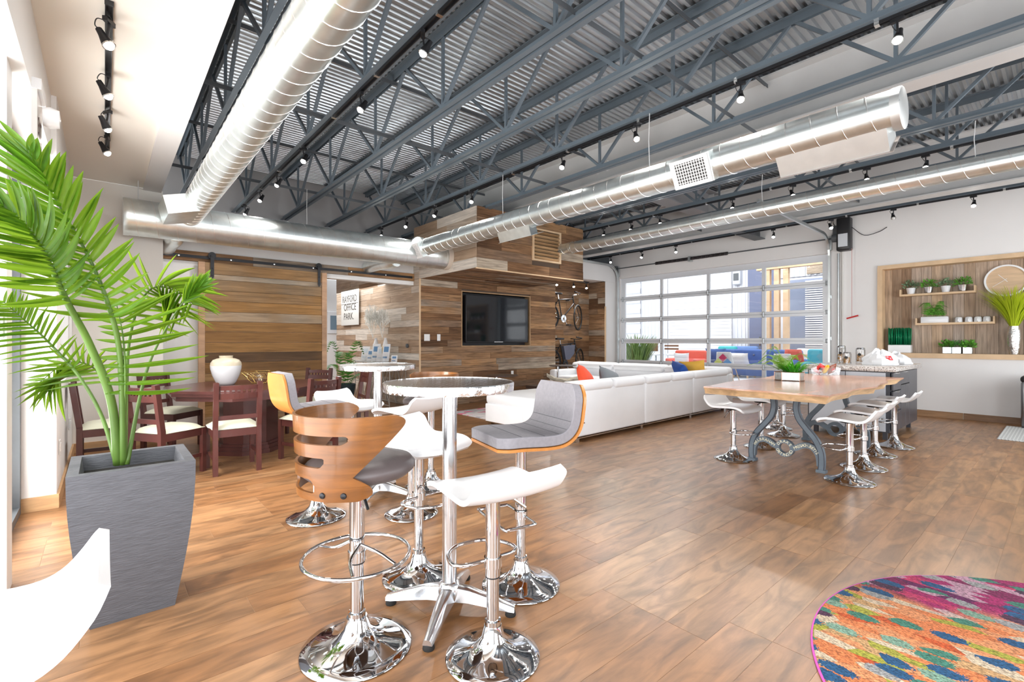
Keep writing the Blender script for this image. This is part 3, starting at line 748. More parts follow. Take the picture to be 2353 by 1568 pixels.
for x in (0, bdx1-bdx0-0.08): piece('stile', STILE, bd_, (x, -0.040, 0), (0.08, 0.055, 2.41))
for i, x in enumerate((0.17, bdx1-bdx0-0.13)):
    h = MB().bx(x-0.022, x+0.022, -0.052, -0.042, 2.20, 2.52).prism([(x-0.022, 2.20), (x, 2.165), (x+0.022, 2.20)], 0, 0.01, Matrix(((1, 0, 0, 0), (0, 0, 1, -0.052), (0, 1, 0, 0), (0, 0, 0, 1))))
    h.lathe([(0.05, -0.008), (0.05, 0.008)], 20, (x, -0.028, 2.515), RX(pi/2)).build('hanger', BLACKM, bd_)
    for z in (2.22, 2.33, 2.50): MB().lathe([(0.011, 0), (0.008, 0.008), (0, 0.009)], 10, (x, -0.052, z), RX(pi/2)).build('bolt', BLACK, bd_)
hd = struct('trim_7', MB().bx(0.562, X0-0.03, YB-0.028, YB-0.001, 2.435, 2.580), core)
for a, b in ((0.562, 1.75), (1.75, 3.25), (3.25, X0-0.03)): piece('board', OLDX, hd, (a+0.002, YB-0.036, 2.437), (b-a-0.004, 0.008, 0.141))
rl = thing('door_rail', 'flat black steel rail on the header board above the sliding door', 'rail', (0, YB-0.05, 2.50))
MB().bx(0.60, X0-0.08, -0.006, 0.0, -0.02, 0.022).build('bar', BLACKM, rl)
for x in (0.80, 1.45, 2.05, 2.65, 3.3, 3.95): MB().lathe([(0.012, 0), (0.012, 0.006), (0, 0.008)], 8, (x, -0.006, 0.0), RX(pi/2)).build('bolt', BRUSH, rl)
MB().bx(2.845, 2.885, YB-0.02, YB+0.2, 0, 2.36).build('jamb', STILE, wall_back)

# ------------------------------------------------------------------ glazed overhead door
AL = mat('door_aluminium', (0.76, 0.79, 0.83), 0.35, 0.25, bump=0.01)
gd = thing('overhead_door', 'glazed aluminium overhead door of five rows of four panes', 'door', (XR+0.10, DY0, 0))
W_ = DY1 - DY0; zr = [0.0, 0.165, 0.715, 1.28, 1.845, 2.41, DZ]
cw = [0, 0.25*W_, 0.5*W_, 0.75*W_, W_]
for i, z in enumerate(zr):
    hh = 0.065 if i in (0, len(zr)-1) else 0.06
    z0, z1 = (0, 0.12) if i == 0 else ((z-0.13, z) if i == len(zr)-1 else (z-hh, z+hh))
    if i == 1: continue
    MB().bx(-0.028, 0.028, 0.0, W_, z0, z1).build('rail', AL, gd)
    if 1 < i < len(zr)-1: MB().bx(-0.031, -0.028, 0.0, W_, z-0.003, z+0.003).build('joint', STEEL, gd)
zz = [(0.12, 0.655), (0.775, 1.22), (1.34, 1.785), (1.905, 2.35), (2.47, DZ-0.13)]
for a, b in zz:
    for j, y in enumerate(cw):
        w = 0.13 if j in (0, 4) else 0.075
        y0 = 0 if j == 0 else (W_-w if j == 4 else y-w/2)
        MB().bx(-0.026, 0.026, y0, y0+w, a, b).build('mullion', AL, gd)
    for j in range(4):
        MB().bx(-0.004, 0.004, cw[j]+(0.13 if j == 0 else 0.0375), cw[j+1]-(0.13 if j == 3 else 0.0375), a, b).build('pane', GLASS, gd)
hin = MB().box((-0.034, 0, 0), (0.012, 0.05, 0.13)).box((-0.044, 0, 0), (0.02, 0.11, 0.018)).lathe([(0.014, -0.045), (0.014, 0.045)], 8, (-0.045, 0, 0)).mesh('hinge', mat('zinc_hinge', (0.45, 0.47, 0.49), 0.35, 0.9), None)
for z in (0.715, 1.28, 1.845, 2.41):
    for j, y in enumerate(cw):
        o = bpy.data.objects.new('hinge', hin); C.objects.link(o); o.parent = gd; o.location = (0, min(max(y, 0.06), W_-0.06), z)
# tracks, torsion shaft, spring, opener
GZ = mat('galvanised_track', (0.62, 0.66, 0.67), 0.35, 0.9, noise=0.05)
for yy, lab in ((DY1+0.02, 'curved steel door track at the far side of the overhead door'), (DY0-0.02, 'curved steel door track at the kitchen side of the overhead door')):
    zt = DZ - 0.05
    top = zt + (0.42 if yy > 5 else 0.55)
    pth = [(XR-0.045, yy, 0.0), (XR-0.045, yy, zt)] + [(XR-0.045-0.38*(1-cos(a)), yy, zt+0.38*sin(a)) for a in (pi/10, pi/5, 3*pi/10, 2*pi/5, pi/2)]
    pth += [(XR-2.0, yy, zt+0.40), (XR-3.3, yy, zt+0.44)] if yy < 5 else [(XR-1.75, yy, zt+0.39)]
    t = thing('door_track', lab, 'track', (0, 0, 0)); m = MB()
    for a, b in zip(pth, pth[1:]): m.bar(a, b, 0.05, 0.035, up=(0, 1, 0.01))
    m.build('track', GZ, t)
    for z in (0.5, 1.3, 2.1): MB().bx(XR-0.03, XR-0.001, yy-0.03, yy+0.03, z, z+0.06).build('bracket', GZ, t)
    MB().bx(XR-0.06, XR-0.001, yy-0.035, yy+0.035, DZ+0.05, DZ+0.32).build('end_plate', GZ, t)
ts = thing('torsion_shaft', 'slender dark torsion shaft with coiled spring above the overhead door', 'shaft', (XR-0.09, 0, DZ+0.26))
MB().tube([(0, DY0-0.28, 0.0), (0, DY1+0.12, 0)], 0.0135, 10).build('shaft', STEELD, ts)
for y0, y1 in ((4.95, 5.83), (5.87, 6.78)):
    pts = []; nn = 26
    MB().tube([(0, y0, 0), (0, y1, 0)], 0.030, 12).build('spring_core', BLACK, ts)
    for k in range(nn*10+1):
        u = k/(nn*10); pts.append((0.034*cos(2*pi*nn*u), y0+(y1-y0)*u, 0.034*sin(2*pi*nn*u)))
    MB().tube(pts, 0.008, 4).build('spring', mat('spring_steel', (0.06, 0.05, 0.05), 0.35, 0.6), ts, recalc=False)
MB().bx(-0.05, 0.08, 5.82, 5.88, -0.07, 0.05).build('centre_bracket', GZ, ts)
for y in (DY0-0.13, DY1+0.06): MB().lathe([(0.03, -0.05), (0.075, -0.045), (0.075, 0.045), (0.03, 0.05)], 20, (0, y, 0), RX(pi/2)).build('cable_drum', STEELD, ts)
opn = thing('door_opener', 'black motor unit with pale panel on the wall beside the overhead door', 'opener', (XR-0.002, 2.74, 3.30))
MB().rbox((-0.10, 0, -0.02), (0.20, 0.22, 0.62), 0.03).build('housing', BLACK, opn)
MB().bx(-0.206, -0.199, -0.075, 0.075, -0.26, -0.02).build('panel', mat('opener_panel', (0.62, 0.66, 0.70), 0.3), opn)
MB().bx(-0.06, 0.0, 0.12, 0.2, 0.02, 0.18).build('gear_case', STEELD, opn)
MB().tube(spline([(-0.08, -0.11, 0.1), (-0.08, -0.3, -0.08), (-0.03, -0.5, -0.05), (0.0, -0.62, 0.02)], 6), 0.006, 6).build('cable', BLACK, opn)
MB().tube(spline([(-0.1, 0.05, 0.3), (-0.12, 0.16, 0.38), (-0.05, 0.2, 0.25), (-0.03, 0.15, 0.15)], 6), 0.006, 6).build('wire_loop', BLACK, opn)
cp = thing('conduit', 'thin grey conduit pipes running down the wall by the overhead door', 'pipe', (XR-0.02, 2.86, 0))
MB().tube([(0, 0, 0.9), (0, 0, 2.95)], 0.016, 8).build('pipe', GZ, cp); MB().tube([(0, -0.07, 0.9), (0, -0.07, 3.0)], 0.02, 8).build('pipe', mat('conduit_white', (0.7, 0.69, 0.66), 0.5), cp)
MB().tube([(0, -0.12, 3.6), (0, -0.12, 4.15)], 0.011, 8).build('pipe', GZ, cp)
rc = thing('pull_cord', 'thin red cord with red handle hanging beside the overhead door', 'cord', (XR-0.12, 2.62, 0))
MB().tube([(0, 0, 3.0), (0, 0, 1.72)], 0.004, 5).build('cord', mat('red_cord', (0.55, 0.25, 0.22), 0.6), rc); MB().tube([(0, -0.10, 1.75), (0, 0.08, 1.70)], 0.014, 8).build('handle', mat('red_plastic', (0.6, 0.04, 0.04), 0.4), rc)
o = MB().bx(XR-0.11, XR-0.001, 8.036, 8.0485, 0.60, 0.68).build('wall_box', BLACK, None); o.location = (-0.12, 0.0, 0)
tag(o, 'flat black box low on the white wall left of the overhead door', 'box')

# ------------------------------------------------------------------ patio beyond the door
PF = 0.12
struct('floor_patio', MB().bx(XR+0.29, 18.0, -1.0, 16.0, -0.1, PF), mat('patio_concrete', (0.55, 0.56, 0.58), 0.7, noise=0.08))
CORR = mat('white_corrugated', (0.66, 0.69, 0.75), 0.45, 0.15, noise=0.03)
NAVY = mat('navy_door_paint', (0.13, 0.155, 0.25), 0.5)
struct('wall_patio', MB().bx(17.0, 17.1, 2.0, 16, PF, 5.4), mat('patio_wall_paint', (0.62, 0.64, 0.70), 0.6))
def corr_panel(label, y0, y1, z0, z1, vertical, x=16.98, pitch=0.16):
    m = MB(); prof = []; n = int(((y1-y0) if vertical else (z1-z0))/pitch)
    for i in range(n):
        for f, h in ((0, 0), (0.45, 0), (0.55, 0.03), (0.92, 0.03)): prof.append(((i+f)*pitch, h))
    if vertical: rows = [[(x-0.01-h, y0+u, z) for u, h in prof] for z in (z0, z1)]
    else: rows = [[(x-0.01-h, y, z0+u) for u, h in prof] for y in (y0, y1)]
    o = m.grid(rows).build('corrugated_sheet', CORR, None, None, recalc=False); tag(o, label, 'cladding'); return o
corr_panel('white horizontal ribbed cladding seen through the leftmost door panes', 11.6, 14.5, PF, 5.2, False, pitch=0.42)
corr_panel('white upright corrugated cladding left of the roll-up door outside', 10.35, 11.55, PF, 5.2, True)
corr_panel('white upright corrugated cladding between roll-up door and navy door outside', 7.25, 7.75, PF, 5.2, True, pitch=0.14)
corr_panel('white upright corrugated sheet above the timber posts outside', 4.9, 6.6, 3.35, 5.2, True)
ru = thing('rollup_door', 'large white slatted roll-up door outside beyond the panes', 'door', (16.97, 9.05, PF))
for i in range(34): piece('slat', mat('rollup_white', (0.72, 0.74, 0.80), 0.5, rnd=0.04), ru, (-0.03-0.006*(i % 2), -1.25, i*0.125), (0.025, 2.5, 0.118))
nd = thing('double_door', 'dark navy double door outside beside the roll-up door', 'door', (16.95, 6.75, PF))
for y in (-0.42, 0.02): MB().bx(-0.05, 0, y, y+0.40, 0, 2.9).build('leaf', NAVY, nd)
MB().bx(-0.03, 0, -0.48, 0.48, 2.9, 4.9).build('transom', NAVY, nd)
MB().bx(-0.07, -0.05, 0.05, 0.08, 1.0, 1.3).build('handle', CHROME, nd)
o = thing('door_opener', 'grey motor unit high on the cladding outside the panes', 'opener', (16.90, 7.58, 3.6)); MB().rbox((0, 0, 0), (0.2, 0.28, 0.7), 0.04).build('housing', mat('outdoor_unit', (0.5, 0.53, 0.58), 0.5), o); MB().bx(-0.11, -0.1, -0.09, 0.09, -0.2, 0.05).build('panel', STEELD, o)
POST = mat('patio_timber', (0.62, 0.43, 0.27), 0.6, noise=0.15, nscale=4)
for i, (px) in enumerate((1765, 1786, 1807)):
    p = on_x(px, 780, 15.2); o = MB().bx(-0.07, 0.07, -0.07, 0.07, 0, 3.3).build('timber_post', POST, None); o.location = (15.2, p.y, PF)
    tag(o, '%s pale timber post from the left outside the panes' % ORD[i], 'post', 'pale timber posts outside')
o = MB().bx(15.1, 15.28, 2.8, 6.2, 3.42, 3.62).build('timber_beam', POST, None); tag(o, 'pale timber beam across the posts outside', 'beam')
struct('wall_patio_reclaimed', MB().bx(16.9, 16.98, 2.0, 5.4, 3.4, 5.2), OLDX)
vb = thing('window_blind', 'white slatted blind over a dark window outside the right panes', 'blind', (16.6, 4.4, PF))
MB().bx(0.05, 0.1, -1.4, 1.4, 0.0, 3.1).build('window', mat('dark_window', (0.22, 0.26, 0.36), 0.2), vb)
for i in range(36): piece('slat', WHITEP, vb, (0, -1.4, 0.62+i*0.068), (0.03, 2.35, 0.034))
BLUE = mat('blue_velvet', (0.06, 0.13, 0.36), 0.8, noise=0.1, nscale=6); BLUEL = mat('light_blue_cover', (0.16, 0.27, 0.55), 0.8)
def sofa_outside():
    p = on_x(1727, 830, 13.3)
    t = thing('tufted_sofa', 'blue tufted sofa outside behind the door panes', 'sofa', (13.3, p.y, PF), 0)
    MB().rbox((0.25, 0, 0.62), (0.22, 2.3, 0.62), 0.06).build('backrest', BLUE, t)
    MB().rbox((-0.15, 0, 0.36), (0.75, 2.3, 0.22), 0.05).build('seat', BLUE, t)
    for s in (-1, 1): MB().rbox((-0.1, s*1.2, 0.48), (0.85, 0.18, 0.44), 0.07).build('armrest', BLUE, t)
    b = MB().lathe([(0.03, 0), (0.022, 0.014), (0, 0.016)], 8, M=RY(-pi/2)).mesh('button', NAVY, True)
    for r in range(2):
        for k in range(8):
            o = bpy.data.objects.new('button', b); C.objects.link(o); o.parent = t; o.location = (0.14, -0.98+0.28*k+0.14*r, 0.62+0.16*r)
    for s in (-1, 1):
        for q in (-0.4, 0.25): MB().bx(q-0.03, q+0.03, s*1.1-0.03, s*1.1+0.03, 0, 0.26).build('leg', STEELD, t)
    return p.y
sy = sofa_outside()
def pillow(name, label, loc, size, material, rot=(0, 0, 0), sub=1):
    """puffed cushion with pointed corners"""
    n = 10; rows = []
    for side in (1, -1):
        for i in range(n+1):
            r = []
            for k in range(n+1):
                u, v = 2*i/n-1, 2*k/n-1
                th = (max(0, (1-u**4)*(1-v**4)))**0.55
                pin = 1 - 0.09*(1-v*v)*abs(u)**6 ; pin2 = 1 - 0.09*(1-u*u)*abs(v)**6
                r.append((u*size[0]/2*pin, v*size[1]/2*pin2, side*th*size[2]/2))
            rows.append(r)
    m = MB(); m.grid(rows[:n+1]); m.grid(rows[n+1:])
    o = m.build(name, material, None, True); o.location = loc; o.rotation_euler = rot
    return tag(o, label, 'cushion')
pillow('cushion', 'dark blue square cushion leaning on the blue sofa outside', (13.05, sy+0.85, PF+0.72), (0.5, 0.55, 0.16), BLUE, (0, radians(68), 0.2))
fur = pillow('cushion', 'fluffy white fur cushion on the blue sofa outside', (12.95, sy+0.22, PF+0.66), (0.40, 0.62, 0.20), mat('white_fur', (0.85, 0.82, 0.80), 0.95, bump=1.0, bscale=60), (0, radians(65), 0))
def shell_chair(label, px, x, shell, seatz=0.45, patch=False, rz=0.0, arms=False):
    p = on_x(px, 840, x); t = thing('shell_chair', label, 'chair', (x, p.y, PF), rz)
    rows = []
    for i in range(13):
        u = i/12
        if u < 0.5: y, z, w = 0.22-0.44*u*2, seatz-0.02*sin(pi*u*2), 0.21
        else: y, z, w = -0.22-0.10*(u-0.5)*2, seatz+0.40*((u-0.5)*2)**1.1, 0.23-0.05*((u-0.5)*2)**2
        rows.append([(w*sin(a)*1.02, y+0.06*(1-cos(a))*(1 if u > 0.35 else 0.3), z+0.07*(1-cos(a))*(1-u)) for a in [(-1.3+2.6*k/10) for k in range(11)]])
    MB().slab(rows, 0.02).build('shell', shell, t, True)
    for sx in (-1, 1):
        for sy_ in (-1, 1): MB().tube([(sx*0.12, sy_*0.10, seatz-0.03), (sx*0.22, sy_*0.2, 0)], 0.012, 6).build('leg', CHROME if not patch else POST, t)
    if patch:
        for cx, cz, col in ((0, 0.30, (0.55, 0.03, 0.12)), (-0.12, 0.18, (0.55, 0.60, 0.10)), (0.12, 0.18, (0.05, 0.25, 0.55)), (0, 0.10, (0.10, 0.08, 0.12))):
            m = MB(); m.prism([(cx-0.105, cz), (cx, cz-0.10), (cx+0.105, cz), (cx, cz+0.10)], 0, 0.004, Matrix.Translation((0, -0.335, seatz-0.04)) @ Matrix.Rotation(pi/2, 4, 'X')); m.build('patch', mat('patch_%d' % int(cx*100+cz*1000), col, 0.7), t)
    return t
RED = mat('coral_red_shell', (0.75, 0.12, 0.08), 0.5); TEAL = mat('teal_shell', (0.03, 0.40, 0.42), 0.5); WHS = mat('white_shell', (0.75, 0.74, 0.72), 0.5); GRS = mat('grey_shell', (0.42, 0.43, 0.46), 0.7)
shell_chair('pale patchwork shell chair seen from behind, outside before the blue sofa', 1675, 12.2, WHS, 0.48, True, pi/2*-1)
shell_chair('coral red shell chair outside, behind the fern on the table', 1832, 13.2, RED, 0.55, False, -pi/2)
shell_chair('white shell chair outside, beside the coral red chair', 1808, 12.4, WHS, 0.46, False, -pi/2)
def armchair(label, px, x, wid, colr, h=0.85):
    p = on_x(px, 840, x); t = thing('armchair', label, 'armchair', (x, p.y, PF))
    MB().rbox((-0.1, 0, 0.40), (0.6, wid*0.72, 0.16), 0.05).build('seat', colr, t)
    MB().rbox((0.2, 0, 0.62), (0.16, wid, h-0.3), 0.06, M=RY(radians(8))).build('backrest', colr, t)
    for s in (-1, 1):
        MB().rbox((-0.05, s*wid*0.44, 0.52), (0.6, wid*0.13, 0.30), 0.04).build('armrest', colr, t)
        for q in (-0.3, 0.2): MB().bx(q-0.02, q+0.02, s*wid*0.36-0.02, s*wid*0.36+0.02, 0, 0.33).build('leg', POST, t)
    return t, p
a1, p1 = armchair('red armchair outside with a white cushion on it', 1578, 12.6, 0.95, RED)
pillow('cushion', 'white cushion leaning in the red armchair outside', (12.3, p1.y-0.02, PF+0.62), (0.45, 0.42, 0.15), WHITEL, (0, radians(70), 0.3))
armchair('grey armchair with white seat outside, between red armchair and blue sofa', 1608, 13.4, 0.95, GRS)
armchair('teal armchair outside behind the right-hand pane', 1893, 12.5, 0.8, mat('teal_fabric', (0.06, 0.36, 0.46), 0.8), 1.0)
armchair('teal chair outside behind the blue sofa', 1664, 15.0, 0.6, TEAL, 1.05)
armchair('navy chair at the long table outside', 1707, 15.4, 0.75, BLUEL, 1.05)
armchair('white buttoned bench seat outside behind the coral chair', 1868, 15.4, 1.0, WHS, 0.95)
t = thing('patio_table', 'long timber table outside behind the blue sofa', 'table', (15.9, 5.6, PF)); MB().bx(-0.4, 0.4, -1.9, 1.9, 0.72, 0.77).build('tabletop', POST, t)
for s in (-1, 1): MB().bx(-0.3, 0.3, s*1.6-0.04, s*1.6+0.04, 0, 0.72).build('leg', STEELD, t)
for px, lb in ((1499, 'tall wooden bar chair outside behind the grass plant'), (1543, 'slatted wooden bar chair outside left of the red armchair')):
    p = on_x(px, 815, 13.8); t = thing('bar_chair', lb, 'chair', (13.8, p.y, PF)); W3 = mat('walnut_patio', (0.22, 0.10, 0.05), 0.5)
    if 'slatted' in lb:
        for z in (0.88, 0.98, 1.08): MB().bx(-0.02, 0.02, -0.24, 0.24, z, z+0.055).build('back_slat', W3, t)
    else: MB().rbox((0, 0, 1.0), (0.04, 0.42, 0.36), 0.02).build('backrest', W3, t)
    MB().rbox((0.2, 0, 0.72), (0.42, 0.42, 0.07), 0.03).build('seat', WHITEL, t); MB().tube([(0.2, 0, 0), (0.2, 0, 0.7)], 0.03, 10).build('post', CHROME, t); MB().lathe([(0.22, 0), (0.22, 0.01), (0.03, 0.05)], 20, (0.2, 0, 0)).build('base', CHROME, t)
# ------------------------------------------------------------------ bar stools and bar tables
def dome(m, r, h=0.13, n=48): return m.lathe([(r-0.004, 0), (r, 0.004), (r-0.004, 0.011), (r*0.80, 0.020), (r*0.55, 0.036), (r*0.36, 0.058), (r*0.24, 0.088), (r*0.185, h), (0, h)], n)
def stool_base(t, r, zs, zfoot, zsplit, r_hi=0.0300, r_lo=0.0255, foot='D', fw=0.15):
    dome(MB(), r).build('base', CHROME, t, 60)
    MB().lathe([(r_lo+0.008, 0.118), (r_lo+0.008, 0.150), (r_lo, 0.152)], 24).build('base_collar', CHROME, t, 40)
    MB().lathe([(r_lo, 0.12), (r_lo, zsplit), (0, zsplit)], 28).build('lower_column', CHROME, t, 40)
    MB().lathe([(r_lo-0.002, zsplit-0.004), (r_hi, zsplit-0.003), (r_hi, zs), (0, zs)], 28).build('upper_column', CHROME, t, 40)
    MB().lathe([(r_hi-0.001, zsplit-0.006), (r_hi+0.0006, zsplit-0.006), (r_hi+0.0006, zsplit-0.001), (r_hi-0.001, zsplit-0.001)], 24).build('seam_ring', BLACK, t, 40)
    if foot == 'D':
        m = MB(); pts = [(0.0, -fw, zfoot), (0.05, -fw, zfoot)] ; pts = [(0.022, -0.028, zfoot+0.0)] + [(0.03, -fw*0.8, zfoot), (0.07, -fw, zfoot), (0.15, -fw*0.85, zfoot), (0.205, -fw*0.45, zfoot), (0.215, 0, zfoot), (0.205, fw*0.45, zfoot), (0.15, fw*0.85, zfoot), (0.07, fw, zfoot), (0.03, fw*0.8, zfoot), (0.022, 0.028, zfoot)]
        m.tube(spline(pts, 5), 0.0085, 8)
    elif foot == 'R':
        m = MB(); pts = [(0.0, -0.03, zfoot), (0.0, -0.14, zfoot), (0.02, -0.16, zfoot), (0.15, -0.16, zfoot), (0.175, -0.14, zfoot), (0.175, 0.14, zfoot), (0.15, 0.16, zfoot), (0.02, 0.16, zfoot), (0.0, 0.14, zfoot), (0.0, 0.03, zfoot)]
        m.tube(spline(pts, 4), 0.0085, 8)
    else:
        m = MB(); m.tube([(0.215*cos(a), 0.215*sin(a), zfoot) for a in [2*pi*k/40 for k in range(40)]], 0.0085, 8, closed=True)
        for s in (-1, 1):
            m.tube(spline([(0.19*cos(1.1), s*0.20*sin(1.1), zfoot), (0.06, s*0.085, zfoot+0.02), (0.0, s*0.035, zfoot+0.055)], 5), 0.0075, 8)
            m.tube(spline([(-0.19*cos(1.1), s*0.20*sin(1.1), zfoot), (-0.06, s*0.085, zfoot+0.02), (0.0, s*0.035, zfoot+0.055)], 5), 0.0075, 8)
    m.build('footrest', CHROME, t, 50)
    MB().lathe([(r_hi+0.006, zfoot-0.02), (r_hi+0.006, zfoot+0.02)], 24).build('footrest_collar', CHROME, t, 40)
def lever(t, z, y=-0.03, mt=None):
    MB().tube([(0.0, y, z-0.01), (-0.01, y-0.05, z-0.03), (-0.015, y-0.12, z-0.085)], 0.006, 8).build('lever', mt or CHROME, t, 40)
def saddle_stool(label, loc, face, zs, group, r=0.195, zsplit=0.36, zfoot=0.30):
    t = thing('bar_stool', label, 'stool', loc, face, group)
    stool_base(t, r, zs-0.03, zfoot, zsplit)
    P = spline([(0.215, 0, -0.040), (0.19, 0, -0.012), (0.12, 0, 0.004), (0.0, 0, 0.0), (-0.11, 0, -0.006), (-0.165, 0, 0.012), (-0.205, 0, 0.055), (-0.235, 0, 0.105)], 4)
    rows = []
    for i, p in enumerate(P):
        w = 0.205 - 0.02*abs(i/(len(P)-1)-0.5)**2
        e = min(i, len(P)-1-i); w -= 0.030*max(0, 1-e/3.0)**2
        rows.append([(p.x - 0.0*k, w*k, p.z + 0.012*k*k) for k in [-1, -0.97, -0.9, -0.7, -0.4, 0, 0.4, 0.7, 0.9, 0.97, 1]])
    MB().slab(rows, 0.020).xf(Matrix.Translation((0, 0, zs))).build('seat', WHITEP, t, 60)
    MB().lathe([(0.075, zs-0.028), (0.085, zs-0.016), (0.085, zs-0.010)], 20).build('seat_plate', BLACKM, t, 40)
    lever(t, zs-0.02)
    return t
def face_to(a, b): return atan2(b[1]-a[1], b[0]-a[0])
T1 = (1.25, 1.92); T2 = (1.716, 3.713)
GA, GB, GCt = 'stools around the near bar table', 'stools around the second bar table', 'white stools along the slab table'
a = (1.199, 1.522); saddle_stool('white moulded saddle stool nearest the camera at the near bar table', (*a, 0), face_to(a, T1), 0.685, GA, r=0.192, zsplit=0.33, zfoot=0.385)
a = (1.30, 2.30); saddle_stool('white saddle stool behind the column of the near bar table', (*a, 0), face_to(a, T1)+0.25, 0.735, GA, zsplit=0.45, zfoot=0.44)
a = (1.732, 3.176); saddle_stool('white saddle stool with its back to us at the second bar table', (*a, 0), face_to(a, T2)+0.2, 0.77, GB, zfoot=0.36)
a = (1.66, 4.15); saddle_stool('white saddle stool on the far side of the second bar table', (*a, 0), face_to(a, T2)+0.25, 0.72, GB)
a = (-0.235, 1.293); saddle_stool('white saddle stool cut off by the lower left picture edge beside the planter', (*a, 0), radians(180), 0.725, 'white saddle stools', zsplit=0.4)
# walnut back chairs
WALNUT = wood('walnut_veneer', [(0, (0.160, 0.054, 0.009)), (1, (0.21, 0.078, 0.014))], (3.0, 3.0, 26.0), rough=0.30, grain=0.36, bump=0.02, coat=0.25, coords='OBJ')
EDGEW = mat('light_ply_edge', (0.62, 0.36, 0.15), 0.4, noise=0.1)
BROWNL = mat('dark_brown_leather', (0.105, 0.085, 0.085), 0.38, noise=0.04, bump=0.05, bscale=90)
def walnut_stool(label, loc, face, zs, group):
    t = thing('bar_chair', label, 'stool', loc, face, group)
    stool_base(t, 0.225, zs-0.055, 0.385, 0.36, r_hi=0.031, r_lo=0.027, foot='O')
    MB().lathe([(0.10, -0.055), (0.185, -0.045), (0.21, -0.022), (0.212, 0.0), (0.195, 0.022), (0.13, 0.036), (0, 0.040)], 40).xf(Matrix.Translation((0.015, 0, zs)) @ Matrix.Diagonal((1.08, 1, 1, 1))).build('seat', BROWNL, t, 60)
    # bent plywood back: bands round the seat, open slots between them
    def amax(z):
        k = (z + 0.085)/0.315            # 0 at bottom, 1 at top
        wing = 2.12 - 1.05*max(0, (1-k)/0.72)**0.9 if k > 0.28 else 1.07 + 0.30*max(0.0, 1-((k-0.10)/0.18)**2) - 0.12*max(0, 0.05-k)/0.05
        if k > 0.80: wing -= 0.42*((k-0.80)/0.20)**3
        return max(wing, 0.9)
    slots = [(0.145, 0.017, 0.60), (0.060, 0.019, 0.50), (-0.030, 0.026, 0.36)]
    def zb(u, idx):
        if idx == 0: return -0.085
        if idx == 7: return 0.230
        c, h, e = slots[2-(idx-1)//2]
        au = abs(u); hh = 0 if au >= e else h*sqrt(max(0, 1-max(0, (au-e+0.06)/0.06)**2))
        return c-hh if idx % 2 == 1 else c+hh
    for b in range(4):
        rows = []; nz = 10 if b == 3 else 5
        us = [-1+2*k/88 for k in range(89)]
        for i in range(nz+1):
            r = []
            for u in us:
                z0, z1 = zb(u, 2*b), zb(u, 2*b+1); z = z0+(z1-z0)*i/nz
                an = pi + u*amax(z); rad = 0.232+0.045*(z+0.085)
                r.append((rad*cos(an)*1.06+0.02, rad*sin(an), z))
            rows.append(r)
        MB().slab(rows, 0.011).xf(Matrix.Translation((0, 0, zs))).build('back_band', WALNUT, t, 50)
    for an in (pi-0.62, pi+0.62, pi-0.95, pi+0.95):
        M = Matrix.Translation((0.2475*cos(an)*1.0+0.0195+0.006*cos(an), 0.2395*sin(an), zs-0.060)) @ Matrix.Rotation(an, 4, 'Z') @ Matrix.Rotation(pi/2, 4, 'Y')
        MB().lathe([(0.012, 0), (0.010, 0.004), (0, 0.006)], 12).xf(M).build('bolt_cap', BLACKM, t)
    lever(t, zs-0.06, -0.03, BLACK)
    return t
a = (0.803, 1.937); walnut_stool('walnut slotted-back bar chair with dark leather seat nearest the camera', (*a, 0), face_to(a, T1)+0.02, 0.765, GA)
a = (2.184, 3.654); walnut_stool('walnut-back bar chair half hidden behind the column of the near table', (*a, 0), face_to(a, T2), 0.765, GB)
# grey upholstered stools
GREYF = mat('grey_wool_fabric', (0.245, 0.235, 0.255), 0.85, noise=0.07, nscale=60, bump=0.15, bscale=300); OAK = wood('honey_ply', [(0, (0.46, 0.17, 0.03)), (1, (0.54, 0.22, 0.05))], (20, 3, 3), rough=0.35, grain=0.15, bump=0.02, coat=0.3, coords='OBJ')
def padded_stool(label, loc, face, zs, group):
    t = thing('bar_chair', label, 'stool', loc, face, group)
    stool_base(t, 0.205, zs-0.07, 0.37, 0.40, foot='R')
    P = spline([(0.215, 0, -0.005), (0.10, 0, -0.004), (-0.06, 0, -0.012), (-0.15, 0, 0.0), (-0.205, 0, 0.05), (-0.225, 0, 0.14), (-0.24, 0, 0.26)], 5)
    def sheet(off, wmul, name, th, material):
        rows = []; n = len(P)
        for i, p in enumerate(P):
            tg = (P[min(i+1, n-1)] - P[max(i-1, 0)]).normalized(); nr = Vector((tg.z, 0, -tg.x))
            e = min(i, n-1-i); w = 0.205*wmul - 0.045*max(0, 1-e/3.5)**2
            q = p - nr*off
            rows.append([(q.x, w*k, q.z) for k in [-1, -0.96, -0.85, -0.5, 0, 0.5, 0.85, 0.96, 1]])
        return MB().slab(rows, th).xf(Matrix.Translation((0, 0, zs))).build(name, material, t, 60)
    sheet(0.036, 1.0, 'plywood_shell', 0.014, OAK)
    o = sheet(0.0, 0.975, 'seat_pad', 0.052, GREYF)
    bv = o.modifiers.new('soft', 'BEVEL'); bv.width = 0.018; bv.segments = 3; bv.limit_method = 'ANGLE'; bv.angle_limit = radians(50)
    m = MB()
    for i in range(5, 25, 4):
        tg = (P[i+1]-P[i-1]).normalized(); nr = Vector((tg.z, 0, -tg.x)); q = P[i] + nr*0.0262
        m.tube([(q.x, -0.19, q.z+zs), (q.x, 0.19, q.z+zs)], 0.0015, 4)
    m.build('seat_seam', mat('dark_thread', (0.10, 0.10, 0.11), 0.8), t)
    lever(t, zs-0.05)
    return t
a = (1.665, 1.875); padded_stool('grey padded bar chair with plywood shell at the right of the near table', (*a, 0), face_to(a, T1)-0.12, 0.795, GA)
